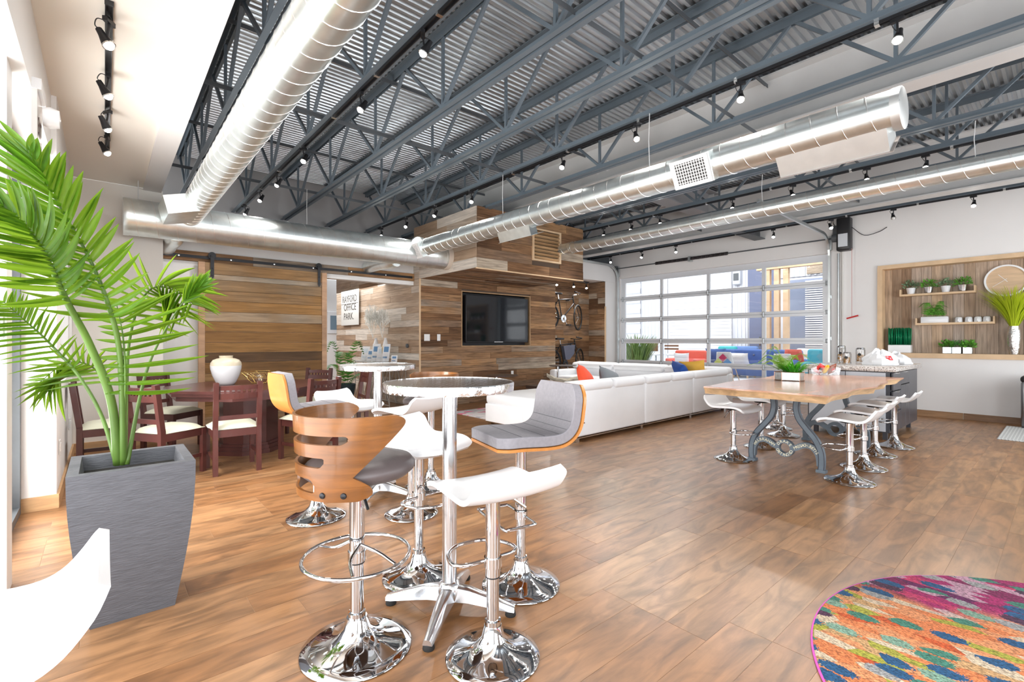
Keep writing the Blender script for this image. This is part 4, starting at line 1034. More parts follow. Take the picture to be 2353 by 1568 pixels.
a = (1.173, 3.562); padded_stool('grey padded bar chair showing its orange plywood back, beside the dining set', (*a, 0), face_to(a, T2)-0.25, 0.80, GB)
# round bar tables
TOP = mat('swirled_steel', (0.36, 0.35, 0.34), 0.16, 1.0)
def swirl():
    nt = TOP.node_tree; b = nt.nodes['Principled BSDF']
    tc = nt.nodes.new('ShaderNodeTexCoord'); v = nt.nodes.new('ShaderNodeTexVoronoi'); v.inputs['Scale'].default_value = 34; v.inputs['Randomness'].default_value = 0.1
    nt.links.new(tc.outputs['Object'], v.inputs['Vector'])
    w = nt.nodes.new('ShaderNodeMath'); w.operation = 'MULTIPLY'; w.inputs[1].default_value = 26; nt.links.new(v.outputs['Distance'], w.inputs[0])
    s = nt.nodes.new('ShaderNodeMath'); s.operation = 'SINE'; nt.links.new(w.outputs[0], s.inputs[0])
    bp = nt.nodes.new('ShaderNodeBump'); bp.inputs['Strength'].default_value = 0.09; bp.inputs['Distance'].default_value = 0.002
    nt.links.new(s.outputs[0], bp.inputs['Height']); nt.links.new(bp.outputs[0], b.inputs['Normal'])
swirl()
RIMM = mat('hammered_aluminium', (0.85, 0.85, 0.86), 0.16, 1.0, bump=0.9, bscale=22)
def bar_table(label, loc, rz, zt=1.085):
    t = thing('bar_table', label, 'table', loc, rz, 'round metal bar tables')
    MB().lathe([(0.0, zt-0.006), (0.302, zt-0.006), (0.302, zt), (0, zt)], 64).build('tabletop', TOP, t, 40)
    MB().lathe([(0.29, zt-0.040), (0.306, zt-0.038), (0.309, zt-0.004), (0.306, zt+0.002), (0.301, zt+0.002), (0.301, zt-0.034)], 64).build('rim', RIMM, t, 50)
    MB().lathe([(0.0345, 0.13), (0.0345, zt-0.02), (0, zt-0.02)], 32).build('column', ALU, t, 40)
    MB().lathe([(0.055, zt-0.045), (0.055, zt-0.032), (0.2, zt-0.030), (0.2, zt-0.022)], 32).build('top_plate', ALU, t, 40)
    MB().lathe([(0.05, 0.055), (0.056, 0.10), (0.045, 0.135), (0.035, 0.14)], 32).build('hub', ALU, t, 50)
    lg = MB(); rows = []
    for x, w, h0, h1 in ((0.02, 0.036, 0.055, 0.125), (0.10, 0.034, 0.055, 0.115), (0.20, 0.028, 0.040, 0.085), (0.29, 0.024, 0.026, 0.055), (0.315, 0.022, 0.024, 0.046)):
        rows.append([(x, -w, h0), (x, -w*0.75, h1-0.006), (x, -w*0.4, h1), (x, w*0.4, h1), (x, w*0.75, h1-0.006), (x, w, h0)])
    lg.grid(rows, True); lg.add(rows[-1], [(0, 1, 2, 3, 4, 5)])
    lm = lg.mesh('leg', ALU, 50); fm = MB().lathe([(0.024, 0), (0.026, 0.004), (0.022, 0.024), (0, 0.026)], 20, (0.295, 0, 0)).mesh('foot', RUBBER, 40)
    for k in range(4):
        for nm, me in (('leg', lm), ('foot', fm)):
            o = bpy.data.objects.new(nm, me); C.objects.link(o); o.parent = t; o.rotation_euler = (0, 0, pi/2*k)
    return t
bar_table('round metal bar table with hammered rim nearest the camera', (*T1, 0), radians(40))
bar_table('round metal bar table farther off, before the sign wall', (*T2, 0), radians(39))

# ------------------------------------------------------------------ palm in the tall planter
PLANT_P = (0.105, 2.98)
PT = thing('potted_palm', 'tall tapered charcoal planter with a big green palm at the left', 'potted plant', (PLANT_P[0], PLANT_P[1], 0))
POTM = mat('charcoal_stone_pot', (0.105, 0.108, 0.122), 0.55, noise=0.12, nscale=14, bump=0.35, bscale=30, stretch=(1, 1, 5))
def pot():
    m = MB(); prof = []
    for i in range(9):
        k = i/8; prof.append((0.155 + 0.075*sin(k*pi/2)**1.0, 0.705*k))
    rows = []
    for h, z in prof: rows.append([(sx*h, sy_*h*1.05, z) for sx, sy_ in ((-1, -1), (1, -1), (1, 1), (-1, 1))])
    rows.append([(sx*0.190, sy_*0.200, 0.705) for sx, sy_ in ((-1, -1), (1, -1), (1, 1), (-1, 1))])
    rows.append([(sx*0.180, sy_*0.190, 0.62) for sx, sy_ in ((-1, -1), (1, -1), (1, 1), (-1, 1))])
    m.grid(rows, True); m.add(rows[0], [(0, 1, 2, 3)])
    m.build('pot', POTM, PT, 30)
    MB().bx(-0.182, 0.182, -0.192, 0.192, 0.60, 0.635).build('soil', mat('dark_soil', (0.02, 0.018, 0.016), 0.95, noise=0.3, nscale=30, bump=0.6, bscale=40), PT)
pot()
LEAFM = mat('palm_leaf', (0.070, 0.180, 0.010), 0.36, noise=0.28, nscale=6, rnd=0.28, spec=0.5)
def leafy(m, tr=0.36, col=(0.30, 0.46, 0.03)):
    """let some daylight through the leaves"""
    nt = m.node_tree; b = nt.nodes['Principled BSDF']; out = [n for n in nt.nodes if n.type == 'OUTPUT_MATERIAL'][0]
    t = nt.nodes.new('ShaderNodeBsdfTranslucent'); t.inputs[0].default_value = (*col, 1)
    mx = nt.nodes.new('ShaderNodeMixShader'); mx.inputs[0].default_value = tr
    nt.links.new(b.outputs[0], mx.inputs[1]); nt.links.new(t.outputs[0], mx.inputs[2]); nt.links.new(mx.outputs[0], out.inputs[0])
leafy(LEAFM)
STEMM = mat('palm_stem', (0.085, 0.16, 0.025), 0.45, noise=0.25, nscale=10, stretch=(1, 1, 0.3))
def leaflet_mesh():
    m = MB(); rows = []
    for i in range(8):
        k = i/7; w = 0.5*(sin(pi*min(1, k*0.86+0.14)**0.8)**0.8 if k < 1 else 0.0); w = max(w, 0.015)
        z = -0.16*k*k
        rows.append([(k, -w, z+0.25*w), (k, 0, z), (k, w, z+0.25*w)])
    return m.grid(rows).mesh('leaflet', LEAFM, True, recalc=False)
LEAFLET = leaflet_mesh()
def frond(pts, n, llen, lw, s0=0.42, ang=(70, 30), up=(0, 0, 1), r0=0.013, seed=0, fold=0.25, parent=None, droop=0.3):
    """a feather leaf: stem through pts, leaflets on both sides from s0 to the tip"""
    rnd = random.Random(seed); P = spline(pts, 10); L = len(P)
    rr = [max(0.0022, r0*(1-i/(L-1))**0.8) for i in range(L)]
    st = MB().tube(P, rr, 8).build('stem', STEMM, parent or PT, True)
    up = Vector(up)
    for i in range(n):
        k = i/(n-1); s = s0+(1-s0)*k; f = s*(L-1); j = min(int(f), L-2); p = P[j].lerp(P[j+1], f-j); tg = (P[j+1]-P[j]).normalized()
        side0 = tg.cross(up).normalized(); nr = side0.cross(tg).normalized()
        for sd in (-1, 1):
            a = radians(ang[0]+(ang[1]-ang[0])*k + rnd.uniform(-6, 6))
            side = (side0*sd + nr*fold + Vector((0, 0, -droop*rnd.uniform(0.3, 1.0)))).normalized()
            d = (tg*cos(a)+side*sin(a)).normalized(); ln = (llen[0] if sd < 0 else llen[1])*(0.55+0.45*sin(pi*min(1, 0.18+0.80*k)))*rnd.uniform(0.86, 1.1)
            if k > 0.9: ln *= 0.8
            y = nr.cross(d).normalized(); z = d.cross(y).normalized()
            M = Matrix((( d.x, y.x, z.x), (d.y, y.y, z.y), (d.z, y.z, z.z))).to_4x4(); M.translation = p
            o = bpy.data.objects.new('leaflet', LEAFLET); C.objects.link(o); o.parent = st
            o.matrix_local = M @ Matrix.Diagonal((ln, lw*rnd.uniform(0.8, 1.15), ln*rnd.uniform(0.4, 1.3), 1))
    return st
def loc_(px, py, d):      # a point of the survey photo at depth d, in the planter's frame
    v = on_d(px, py, d); return (v.x-PLANT_P[0], v.y-PLANT_P[1], v.z)
bs = lambda px, d=2.36: loc_(px, 1068, d)
CAMN = (0.05, -1.0, 0.12)
frond([bs(272), loc_(255, 920, 2.30), loc_(205, 790, 2.18), loc_(152, 690, 2.04), loc_(105, 590, 1.92), loc_(55, 520, 1.82), loc_(-20, 465, 1.74)], 24, (0.30, 0.20), 0.026, 0.50, (62, 22), up=(0.3, -0.8, 0.3), r0=0.021, seed=1, droop=0.35, fold=0.1)
frond([bs(283), loc_(281, 920, 2.32), loc_(272, 790, 2.26), loc_(245, 690, 2.18), loc_(203, 590, 2.12), loc_(155, 505, 2.08), loc_(108, 425, 2.05), loc_(70, 352, 2.03)], 22, (0.36, 0.23), 0.030, 0.38, (66, 22), up=CAMN, r0=0.015, seed=2, droop=0.0, fold=0.12)
frond([bs(268), loc_(235, 960, 2.42), loc_(185, 870, 2.40), loc_(110, 785, 2.36), loc_(55, 735, 2.32), loc_(10, 695, 2.28)], 20, (0.24, 0.14), 0.013, 0.45, (62, 45), up=CAMN, r0=0.011, seed=3, droop=0.12, fold=0.1)
frond([bs(292), loc_(320, 920, 2.46), loc_(345, 830, 2.52), loc_(385, 750, 2.56), loc_(425, 690, 2.58), loc_(466, 652, 2.6)], 14, (0.13, 0.12), 0.018, 0.78, (30, 12), up=CAMN, r0=0.010, seed=4, droop=0.0, fold=0.1)
frond([bs(287), loc_(290, 900, 2.50), loc_(296, 790, 2.60), loc_(318, 705, 2.68), loc_(352, 662, 2.72), loc_(400, 668, 2.74), loc_(440, 700, 2.72)], 20, (0.30, 0.36), 0.015, 0.42, (80, 50), up=(0.1, -0.8, 0.5), r0=0.011, seed=5, droop=0.35, fold=0.0)
frond([bs(280), loc_(286, 960, 2.34), loc_(288, 860, 2.30), loc_(282, 770, 2.28), loc_(268, 700, 2.26)], 13, (0.10, 0.34), 0.022, 0.40, (88, 60), up=CAMN, r0=0.010, seed=6, droop=0.12, fold=0.0)
frond([bs(276), loc_(262, 950, 2.44), loc_(240, 880, 2.50), loc_(205, 840, 2.52), loc_(150, 835, 2.5), loc_(90, 880, 2.46)], 16, (0.34, 0.14), 0.014, 0.40, (62, 40), up=CAMN, r0=0.008, seed=8, droop=0.3, fold=0.0)
# ------------------------------------------------------------------ dark dining set by the sliding door
CHERRY = mat('cherry_stain', (0.075, 0.022, 0.019), 0.30, noise=0.16, nscale=5, coat=0.25)
CREAML = mat('cream_leather', (0.62, 0.62, 0.49), 0.45, noise=0.04, nscale=6, bump=0.05, bscale=80)
DC = (1.30, 6.30)
t = thing('dining_table', 'dark cherry octagonal dining table on a panelled pedestal', 'table', (*DC, 0), radians(22.5))
def octa(r): return [(r*cos(2*pi*k/8), r*sin(2*pi*k/8)) for k in range(8)]
MB().prism(octa(0.86), 0.735, 0.765).build('tabletop', CHERRY, t, 20)
MB().prism(octa(0.845), 0.705, 0.735).build('edge_moulding', CHERRY, t, 20); MB().prism(octa(0.80), 0.655, 0.705).build('apron', CHERRY, t, 20)
MB().prism(octa(0.31), 0.12, 0.655).build('pedestal', CHERRY, t, 20)
MB().prism(octa(0.37), 0.0, 0.05).prism(octa(0.355), 0.05, 0.09).prism(octa(0.335), 0.09, 0.12).build('plinth', CHERRY, t, 20)
def make_dining_chair(label):
    t = thing('dining_chair', label, 'chair', (0, 0, 0), 0, 'dark dining chairs round the octagonal table')
    for s in (-1, 1):
        MB().bar((-0.20, s*0.185, 0), (-0.20, s*0.185, 0.46), 0.042, 0.046).build('rear_leg', CHERRY, t, None)
        MB().bar((-0.20, s*0.185, 0.455), (-0.255, s*0.185, 0.885), 0.042, 0.046).build('back_post', CHERRY, t, None)
        MB().bar((0.20, s*0.20, 0), (0.20, s*0.20, 0.43), 0.040).build('front_leg', CHERRY, t, None)
        MB().bx(-0.18, 0.18, s*0.195-0.011, s*0.195+0.011, 0.36, 0.43).build('apron', CHERRY, t, None)
        MB().bx(-0.18, 0.18, s*0.195-0.010, s*0.195+0.010, 0.15, 0.185).build('stretcher', CHERRY, t, None)
    MB().bx(0.185, 0.207, -0.18, 0.18, 0.36, 0.43).build('apron', CHERRY, t, None); MB().bx(-0.21, -0.188, -0.165, 0.165, 0.36, 0.43).build('apron', CHERRY, t, None)
    m = MB()
    def strip(za, zb_):
        rows = []
        for y in [-0.165+0.33*k/8 for k in range(9)]:
            b = -0.022*(1-(y/0.165)**2); xa, xb = -0.20-0.128*(za-0.455)+b, -0.20-0.128*(zb_-0.455)+b
            rows.append([(xa-0.010, y, za), (xb-0.010, y, zb_), (xb+0.010, y, zb_), (xa+0.010, y, za)])
        m.grid(rows, True)
    strip(0.725, 0.782); strip(0.812, 0.855)
    for k in range(8):
        y = -0.158+0.316*k/7; b = -0.022*(1-(y/0.165)**2); m.box((-0.20-0.128*0.34+b, y, 0.797), (0.02, 0.018, 0.034))
    m.build('back_rail', CHERRY, t, None)
    m2 = MB().box((-0.213, 0, 0.545), (0.018, 0.33, 0.042)); m2.build('lower_rail', CHERRY, t, None)
    rows = []
    for i in range(9):
        u = -1+2*i/8; r = []
        for k in range(9):
            v = -1+2*k/8; r.append((0.01+0.215*u*(1-0.03*v*v), (0.222-0.012*(u < 0))*v*(1-0.04*u*u), 0.435+0.052*((1-u**4)*(1-v**4))**0.6))
        rows.append(r)
    MB().grid(rows).bx(-0.19, 0.21, -0.20, 0.20, 0.43, 0.437).build('seat_cushion', CREAML, t, 60)
    return t
ch = [((0.985, 5.44), pi/2-0.02, 'dark dining chair with its back squarely to us, in front of the octagonal table'),
      ((0.46, 5.60), radians(33), 'dark dining chair just behind the planter, half turned to the table'),
      ((0.02, 6.28), radians(0), 'dark dining chair hidden behind the palm stems at the left wall'),
      ((0.62, 7.02), radians(-48), 'dark dining chair at the far left of the octagonal table by the corner'),
      ((2.20, 7.00), radians(-142), 'dark dining chair at the far right of the table before the barn door edge'),
      ((1.72, 5.46), radians(112), 'dark dining chair behind the grey stool with the orange plywood back'),
      ((2.42, 6.16), radians(172), 'reddish dining chair at the right end of the octagonal table')]
dch = make_dining_chair(ch[0][2])
for i, (p, a, l) in enumerate(ch):
    if i == 0: dch.location = (*p, 0); dch.rotation_euler = (0, 0, a)
    else: dup(dch, (*p, 0), a, l)
v = thing('vase', 'big white ginger-jar vase with sandy glazed shoulder on the dining table', 'vase', (1.09, 6.46, 0.766))
prof = [(0.085, 0.0), (0.105, 0.03), (0.140, 0.11), (0.160, 0.19), (0.162, 0.225)]
MB().lathe([(0.0, 0.0)] + prof, 40).build('body', mat('white_glaze', (0.78, 0.80, 0.82), 0.15, coat=0.4), v, 60)
MB().lathe([(0.162, 0.225), (0.157, 0.26), (0.135, 0.292), (0.095, 0.308), (0.070, 0.312), (0.068, 0.330), (0.074, 0.335), (0.072, 0.340), (0.058, 0.338), (0.056, 0.30)], 40).build('glazed_shoulder', mat('sandy_glaze', (0.60, 0.53, 0.40), 0.3, noise=0.1, nscale=12), v, 60)
wb = thing('wire_bowl', 'gold geometric wire bowl holding a glass on the dining table', 'bowl', (1.44, 6.42, 0.766))
m = MB(); R1, R0, hh = 0.205, 0.085, 0.14; G = [(R1*cos(2*pi*k/8), R1*sin(2*pi*k/8), hh) for k in range(8)]; B_ = [(R0*cos(2*pi*(k+.5)/8), R0*sin(2*pi*(k+.5)/8), 0.005) for k in range(8)]; Mi = [(0.15*cos(2*pi*(k+.5)/8), 0.15*sin(2*pi*(k+.5)/8), 0.075) for k in range(8)]
for k in range(8):
    for a, b in ((G[k], G[(k+1) % 8]), (B_[k], B_[(k+1) % 8]), (G[k], Mi[k]), (G[(k+1) % 8], Mi[k]), (Mi[k], B_[k]), (Mi[k], Mi[(k+1) % 8])): m.tube([a, b], 0.0035, 5)
m.build('frame', mat('gold_wire', (0.75, 0.52, 0.18), 0.25, 1.0), wb)
o = MB().lathe([(0.0, 0.008), (0.032, 0.008), (0.036, 0.10), (0.033, 0.10), (0.029, 0.014), (0, 0.014)], 20).build('glass_tumbler', GLASS, None, 40); o.location = (1.44, 6.42, 0.766); tag(o, 'clear glass tumbler standing inside the gold wire bowl', 'glass')

# ------------------------------------------------------------------ slab table on cast-iron legs
IRON = mat('cast_iron_blue_grey', (0.105, 0.135, 0.165), 0.42, 0.1, noise=0.12, nscale=10, bump=0.15, bscale=60)
SLABT = wood('slab_top_wood', [(0, (0.42, 0.21, 0.125)), (1, (0.50, 0.27, 0.165))], (1.6, 9.0, 9.0), rough=0.26, grain=0.30, bump=0.04, coat=0.25, pscale=2.4)
SLABE = wood('live_edge_wood', [(0, (0.50, 0.32, 0.17)), (0.5, (0.66, 0.46, 0.27)), (1, (0.42, 0.22, 0.12))], (3, 6, 16), rough=0.55, grain=0.4, bump=0.5, pscale=5.0, patch=1.2)
st = thing('slab_table', 'live-edge wooden slab table on cast-iron legs', 'table', (0, 0, 0))
def slab():
    rnd = random.Random(9)
    top = []
    # outline anticlockwise: near end, right live edge, far end, left live edge
    for k in range(8): top.append((4.56+0.012*sin(k*1.7), 2.38-1.10*k/8.0))
    for k in range(22):
        u = k/22; top.append((4.55+2.95*u, 1.275+0.03*sin(u*9)+0.02*sin(u*23+1)+0.11*u*u-0.06*(u > 0.85)*(u-0.85)/0.15))
    for k in range(7): top.append((7.52-0.01*k, 1.33+1.22*k/7))
    for k in range(20):
        u = k/20; top.append((7.45-2.89*u, 2.56-0.16*u+0.03*sin(u*11)))
    n = len(top); cx, cy = 6.0, 1.9
    mid = []
    for i, (x, y) in enumerate(top):
        d = Vector((x-cx, y-cy)).normalized(); w = 0.035 + 0.025*sin(i*0.9)**2
        if i < 8: mid.append((x+0.030, y, 0.752))
        else: mid.append((x-d.x*w*0.4, y+(0.045+0.02*sin(i*1.3))*(1 if y < 1.9 else -1), 0.752))
    MB().prism(top, 0.812, 0.826).build('tabletop', SLABT, st, 20)
    m = MB(); r0 = [(x, y, 0.8119) for x, y in top]; r1 = [(x*0.35+a*0.65+0.006*rnd.random(), y*0.35+b*0.65, 0.782) for (x, y), (a, b, c) in zip(top, mid)]
    m.grid([r0, r1, mid], True); m.add(mid, [tuple(range(n))]); m.build('live_edge', SLABE, st, 40)
slab()
def ribbon(m, pts, w, th):
    """flat bar of width w (in the y-z plane), th thick along x"""
    P = [Vector((p[0], p[1])) for p in pts]; n = len(P); ws = w if isinstance(w, list) else [w]*n; L, R_ = [], []
    for i in range(n):
        tg = (P[min(i+1, n-1)]-P[max(i-1, 0)]).normalized(); nn = Vector((-tg.y, tg.x)); L.append(P[i]+nn*ws[i]/2); R_.append(P[i]-nn*ws[i]/2)
    rows = [[(x, l.x, l.y) for l in L] for x in (-th/2, th/2)]; rw = [[(x, l.x, l.y) for l in R_] for x in (th/2, -th/2)]
    m.grid([[(-th/2, a.x, a.y), (th/2, a.x, a.y), (th/2, b.x, b.y), (-th/2, b.x, b.y)] for a, b in zip(L, R_)], True)
    m.add([(-th/2, L[0].x, L[0].y), (th/2, L[0].x, L[0].y), (th/2, R_[0].x, R_[0].y), (-th/2, R_[0].x, R_[0].y)], [(0, 1, 2, 3)]); m.add([(-th/2, L[-1].x, L[-1].y), (th/2, L[-1].x, L[-1].y), (th/2, R_[-1].x, R_[-1].y), (-th/2, R_[-1].x, R_[-1].y)], [(0, 1, 2, 3)])
    return m
def sp2(p, n=8): return [(v.x, v.y) for v in spline([(a, b, 0) for a, b in p], n)]
LETTERM = mat('cream_lettering', (0.72, 0.70, 0.52), 0.5)
def iron_leg(x, facing):
    m = MB()
    S = sp2([(0.325, 0.02), (0.330, 0.10), (0.322, 0.20), (0.275, 0.31), (0.195, 0.41), (0.130, 0.50), (0.105, 0.59), (0.110, 0.67), (0.125, 0.75)])
    for s in (-1, 1):
        ribbon(m, [(a*s, b) for a, b in S], 0.052, 0.05)
        A_ = sp2([(0.318, 0.06), (0.305, 0.16), (0.262, 0.225), (0.205, 0.245), (0.150, 0.232), (0.105, 0.205), (0.062, 0.192)])
        ribbon(m, [(a*s, b) for a, b in A_], 0.056, 0.048)
        m.bx(-0.032, 0.032, s*0.325-0.042, s*0.325+0.042, 0, 0.028)
        m.bx(-0.04, 0.04, s*0.125-0.05, s*0.125+0.05, 0.735, 0.752)
    ring = [[(x_, r*cos(a), 0.185+r*sin(a)) for x_, r in ((-0.026, 0.088), (0.026, 0.088), (0.026, 0.050), (-0.026, 0.050))] for a in [2*pi*k/28 for k in range(29)]]
    m.grid(ring, True)
    o = m.build('iron_leg', IRON, st, 40); o.location = (x, 1.89, 0)
    if facing:
        rim = MB()
        for s in (-1, 1):
            for e in (-1, 1):
                tb = [];  P = [Vector((a*s, b)) for a, b in S]
                for i in range(len(P)):
                    tg = (P[min(i+1, len(P)-1)]-P[max(i-1, 0)]).normalized(); q = P[i]+Vector((-tg.y, tg.x))*e*0.024; tb.append((-0.026, q.x, q.y))
                rim.tube(tb, 0.004, 5)
        b = rim.build('raised_edge', mat('dark_iron_edge', (0.03, 0.035, 0.05), 0.5), o)
        L = MB()
        def letters(txt, path):      # path: list of (y, z, angle) along which letters are set
            n = len(txt)
            for i, c in enumerate(txt):
                if c == ' ': continue
                f = i/(n-1)*(len(path)-1); j = min(int(f), len(path)-2); k = f-j
                yy = path[j][0]*(1-k)+path[j+1][0]*k; zz_ = path[j][1]*(1-k)+path[j+1][1]*k; an = path[j][2]*(1-k)+path[j+1][2]*k
                vs, fs = text_shape(c, 0.040, 0.001)
                M = Matrix(((0, 0, -1, -0.0265), (-1, 0, 0, yy), (0, 1, 0, zz_), (0, 0, 0, 1))) @ Matrix.Rotation(an, 4, 'Z')
                L.add([M @ q for q in vs], fs)
        def path(pts):
            q = sp2(pts, 6); out = []
            for i in range(len(q)):
                a, b2 = q[max(i-1, 0)], q[min(i+1, len(q)-1)]; out.append((q[i][0], q[i][1], atan2(b2[1]-a[1], -(b2[0]-a[0]))))
            return out
        letters('WILBRAHAM', path([(0.285, 0.19), (0.255, 0.228), (0.205, 0.246), (0.150, 0.233), (0.105, 0.207)]))
        letters('DRAKE', path([(0.055, 0.225), (0.03, 0.247), (0, 0.254), (-0.03, 0.247), (-0.055, 0.225)]))
        letters('CASTING CO', path([(0.064, 0.160), (0.045, 0.133), (0, 0.116), (-0.045, 0.133), (-0.064, 0.160)]))
        letters('MASSACHUSETTS', path([(-0.10, 0.205), (-0.150, 0.232), (-0.205, 0.246), (-0.255, 0.228), (-0.292, 0.185)]))
        L.build('lettering', LETTERM, o, None)
    return o
iron_leg(5.30, True); iron_leg(6.90, False)
MB().bx(5.30, 6.90, 1.865, 1.915, 0.70, 0.745).build('stretcher', IRON, st)
for a, fa, lab in (((5.16, 1.30), pi/2, 'nearest white saddle stool on the kitchen side of the slab table'), ((5.83, 1.35), pi/2, 'second white saddle stool on the kitchen side of the slab table'), ((6.60, 1.42), pi/2, 'third white saddle stool on the kitchen side of the slab table'), ((7.28, 1.38), pi/2, 'white saddle stool closest to the dark island cabinets'),
                   ((5.19, 2.37), -pi/2-0.1, 'nearest white saddle stool on the sofa side of the slab table'), ((6.04, 2.42), -pi/2, 'second white saddle stool on the sofa side of the slab table'), ((7.00, 2.52), -pi/2, 'third white saddle stool on the sofa side of the slab table'), ((7.48, 2.78), -pi/2, 'farthest white saddle stool on the sofa side of the slab table')):
    if lab.startswith('nearest white saddle stool on the kitchen'): SST = saddle_stool(lab, (*a, 0), fa, 0.565, GCt, r=0.20, zsplit=0.28, zfoot=0.30)
    else: dup(SST, (*a, 0), fa, lab, GCt)
# planter and snack basket on the slab
FERN = mat('fern_green', (0.19, 0.40, 0.07), 0.45, noise=0.3, nscale=12, rnd=0.25); leafy(FERN, 0.35)
GRASSG = mat('bright_grass_blade', (0.05, 0.34, 0.02), 0.4, rnd=0.3); leafy(GRASSG, 0.3, (0.15, 0.6, 0.03))
def blade_mesh(name, material, w=0.05, bend=0.5):
    m = MB(); rows = []
    for i in range(6):
        k = i/5; ww = w*(1-k)**0.6*(0.5+0.9*min(1, k*3)) + 0.002; rows.append([(bend*k*k, -ww, k-0.25*bend*k**3), (bend*k*k, ww, k-0.25*bend*k**3)])
    return m.grid(rows).mesh(name, material, True, recalc=False)
def tuft(parent, me, n, h, spread, seed, name='blade', lean=0.5, base=(0, 0, 0), wid=1.0, stuff=False):
    rnd = random.Random(seed); big = MB()
    for i in range(n):
        a = rnd.uniform(0, 2*pi); r = spread*sqrt(rnd.random()); hh_ = h*rnd.uniform(0.65, 1.1); tl = lean*(0.2+r/max(spread, 1e-6))*rnd.uniform(0.5, 1.2)
        M = Matrix.Translation((base[0]+r*cos(a), base[1]+r*sin(a), base[2])) @ Matrix.Rotation(a+rnd.uniform(-0.5, 0.5), 4, 'Z') @ Matrix.Rotation(tl, 4, 'Y') @ Matrix.Diagonal((hh_, hh_*wid, hh_, 1))
        if stuff:
            o0 = len(big.v); big.add([M @ v.co for v in me.vertices], [tuple(p.vertices) for p in me.polygons])
        else:
            o = bpy.data.objects.new(name, me); C.objects.link(o); o.parent = parent; o.matrix_local = M
    if stuff:
        o = big.build(name, me.materials[0], parent, True, recalc=False); o['kind'] = 'stuff'; return o
pl = thing('fern_planter', 'faceted mirrored planter with fern and grass on the slab table', 'planter', (on_z(1812, 875, 0.826).x+0.02, on_z(1812, 875, 0.826).y, 0.827), radians(10))
MIR = mat('antique_mirror', (0.50, 0.53, 0.54), 0.25, 0.8, noise=0.25, nscale=30)
hexo = [(-0.085, -0.19), (0.03, -0.235), (0.085, -0.10), (0.085, 0.19), (-0.03, 0.235), (-0.085, 0.10)]
MB().prism([(a*1.0, b*0.62) for a, b in hexo], 0.004, 0.095).build('body', MIR, pl, 20)
m = MB()
for i in range(6):
    a, b = hexo[i], hexo[(i+1) % 6]
    for z in (0.004, 0.097): m.tube([(a[0], a[1]*0.62, z), (b[0], b[1]*0.62, z)], 0.004, 5)
    m.tube([(a[0], a[1]*0.62, 0.0), (a[0], a[1]*0.62, 0.099)], 0.004, 5)
m.build('frame', mat('copper_frame', (0.45, 0.27, 0.2), 0.35, 0.9), pl)
tuft(pl, blade_mesh('blade', GRASSG, 0.055, 0.45), 120, 0.19, 0.07, 4, lean=0.75, base=(-0.01, -0.05, 0.09))
def fern_frond(parent, base, az, L, rise, n=14, seed=0, wl=0.052):
    pts = [(base[0], base[1], base[2]), (base[0]+cos(az)*L*0.35, base[1]+sin(az)*L*0.35, base[2]+rise*0.75), (base[0]+cos(az)*L*0.7, base[1]+sin(az)*L*0.7, base[2]+rise), (base[0]+cos(az)*L, base[1]+sin(az)*L, base[2]+rise*0.75)]
    P = spline(pts, 6); m = MB(); m.tube(P, 0.0022, 4); N = len(P)
    for i in range(2, N):
        p = P[i]; tg = (P[min(i+1, N-1)]-P[i-1]).normalized(); sd = tg.cross(Vector((0, 0, 1))).normalized(); w = wl*(1-(i/N)**2)+0.008
        for s in (-1, 1):
            for q in (0, 0.5):
                b = p+tg*q*L/N; tip = b+sd*s*w+tg*w*0.35+Vector((0, 0, -0.004)); hw = L/N*0.36
                m.add([b-tg*hw, b+tg*hw, tip+tg*hw*0.3, tip-tg*hw*0.3], [(0, 1, 2, 3)])
    o = m.build('fern_frond', FERN, parent, None, recalc=False); return o
for k, (az, L, rs) in enumerate(((2.3, 0.30, 0.16), (1.9, 0.22, 0.27), (1.3, 0.26, 0.20), (0.9, 0.30, 0.13), (2.8, 0.22, 0.2), (0.3, 0.26, 0.16), (2.1, 0.16, 0.30), (-0.6, 0.2, 0.2), (1.6, 0.38, 0.10), (3.4, 0.18, 0.14), (-1.35, 0.33, 0.13), (-1.7, 0.25, 0.22))):
    fern_frond(pl, (0, 0.05, 0.09), az, L, rs, seed=k)
bsk = thing('snack_basket', 'clear acrylic snack basket on the slab table', 'basket', (*on_z(1898, 862, 0.826).xy, 0.827), radians(-35))
m = MB(); m.bx(-0.125, 0.125, -0.065, 0.065, 0, 0.004)
for s in (-1, 1): m.bar((s*0.125, 0, 0.002), (s*0.155, 0, 0.105), 0.13, 0.004, up=(0, 1, 0)); m.bar((0, s*0.065, 0.002), (0, s*0.080, 0.105), 0.004, 0.28, up=(1, 0, 0))
m.build('tray', GLASS, bsk, None)
def snack(label, loc, size, cols, rot):
    t = thing('snack_bag', label, 'snack bag', loc); t.rotation_euler = rot; n = 8
    f = lambda u, v: max(0, (1-u**4)*(1-v**4))**0.6
    for s in (-1, 1):
        rows = [[(size[0]/2*(-1+2*k/n), s*(0.001+size[2]/2*f(-1+2*k/n, -1+2*i/n)), size[1]/2*(-1+2*i/n)) for k in range(n+1)] for i in range(n+1)]
        MB().grid(rows).build('wrapper', cols[0], t, True)
    for i, (cx, cz, w, h) in enumerate(((-0.15, 0.15, 0.55, 0.35), (0.1, -0.2, 0.6, 0.25))):
        rows = [[(size[0]/2*(cx+w*(k/3-0.5)*1.4), -(0.003+size[2]/2*f(cx+w*(k/3-.5)*1.4, cz+h*(j/2-.5)*1.4)), size[1]/2*(cz+h*(j/2-0.5)*1.4)) for k in range(4)] for j in range(3)]
        MB().grid(rows).build('printed_patch', cols[1+i], t, True)
sc_ = lambda n, c: mat(n, c, 0.3)
bp = bsk.location
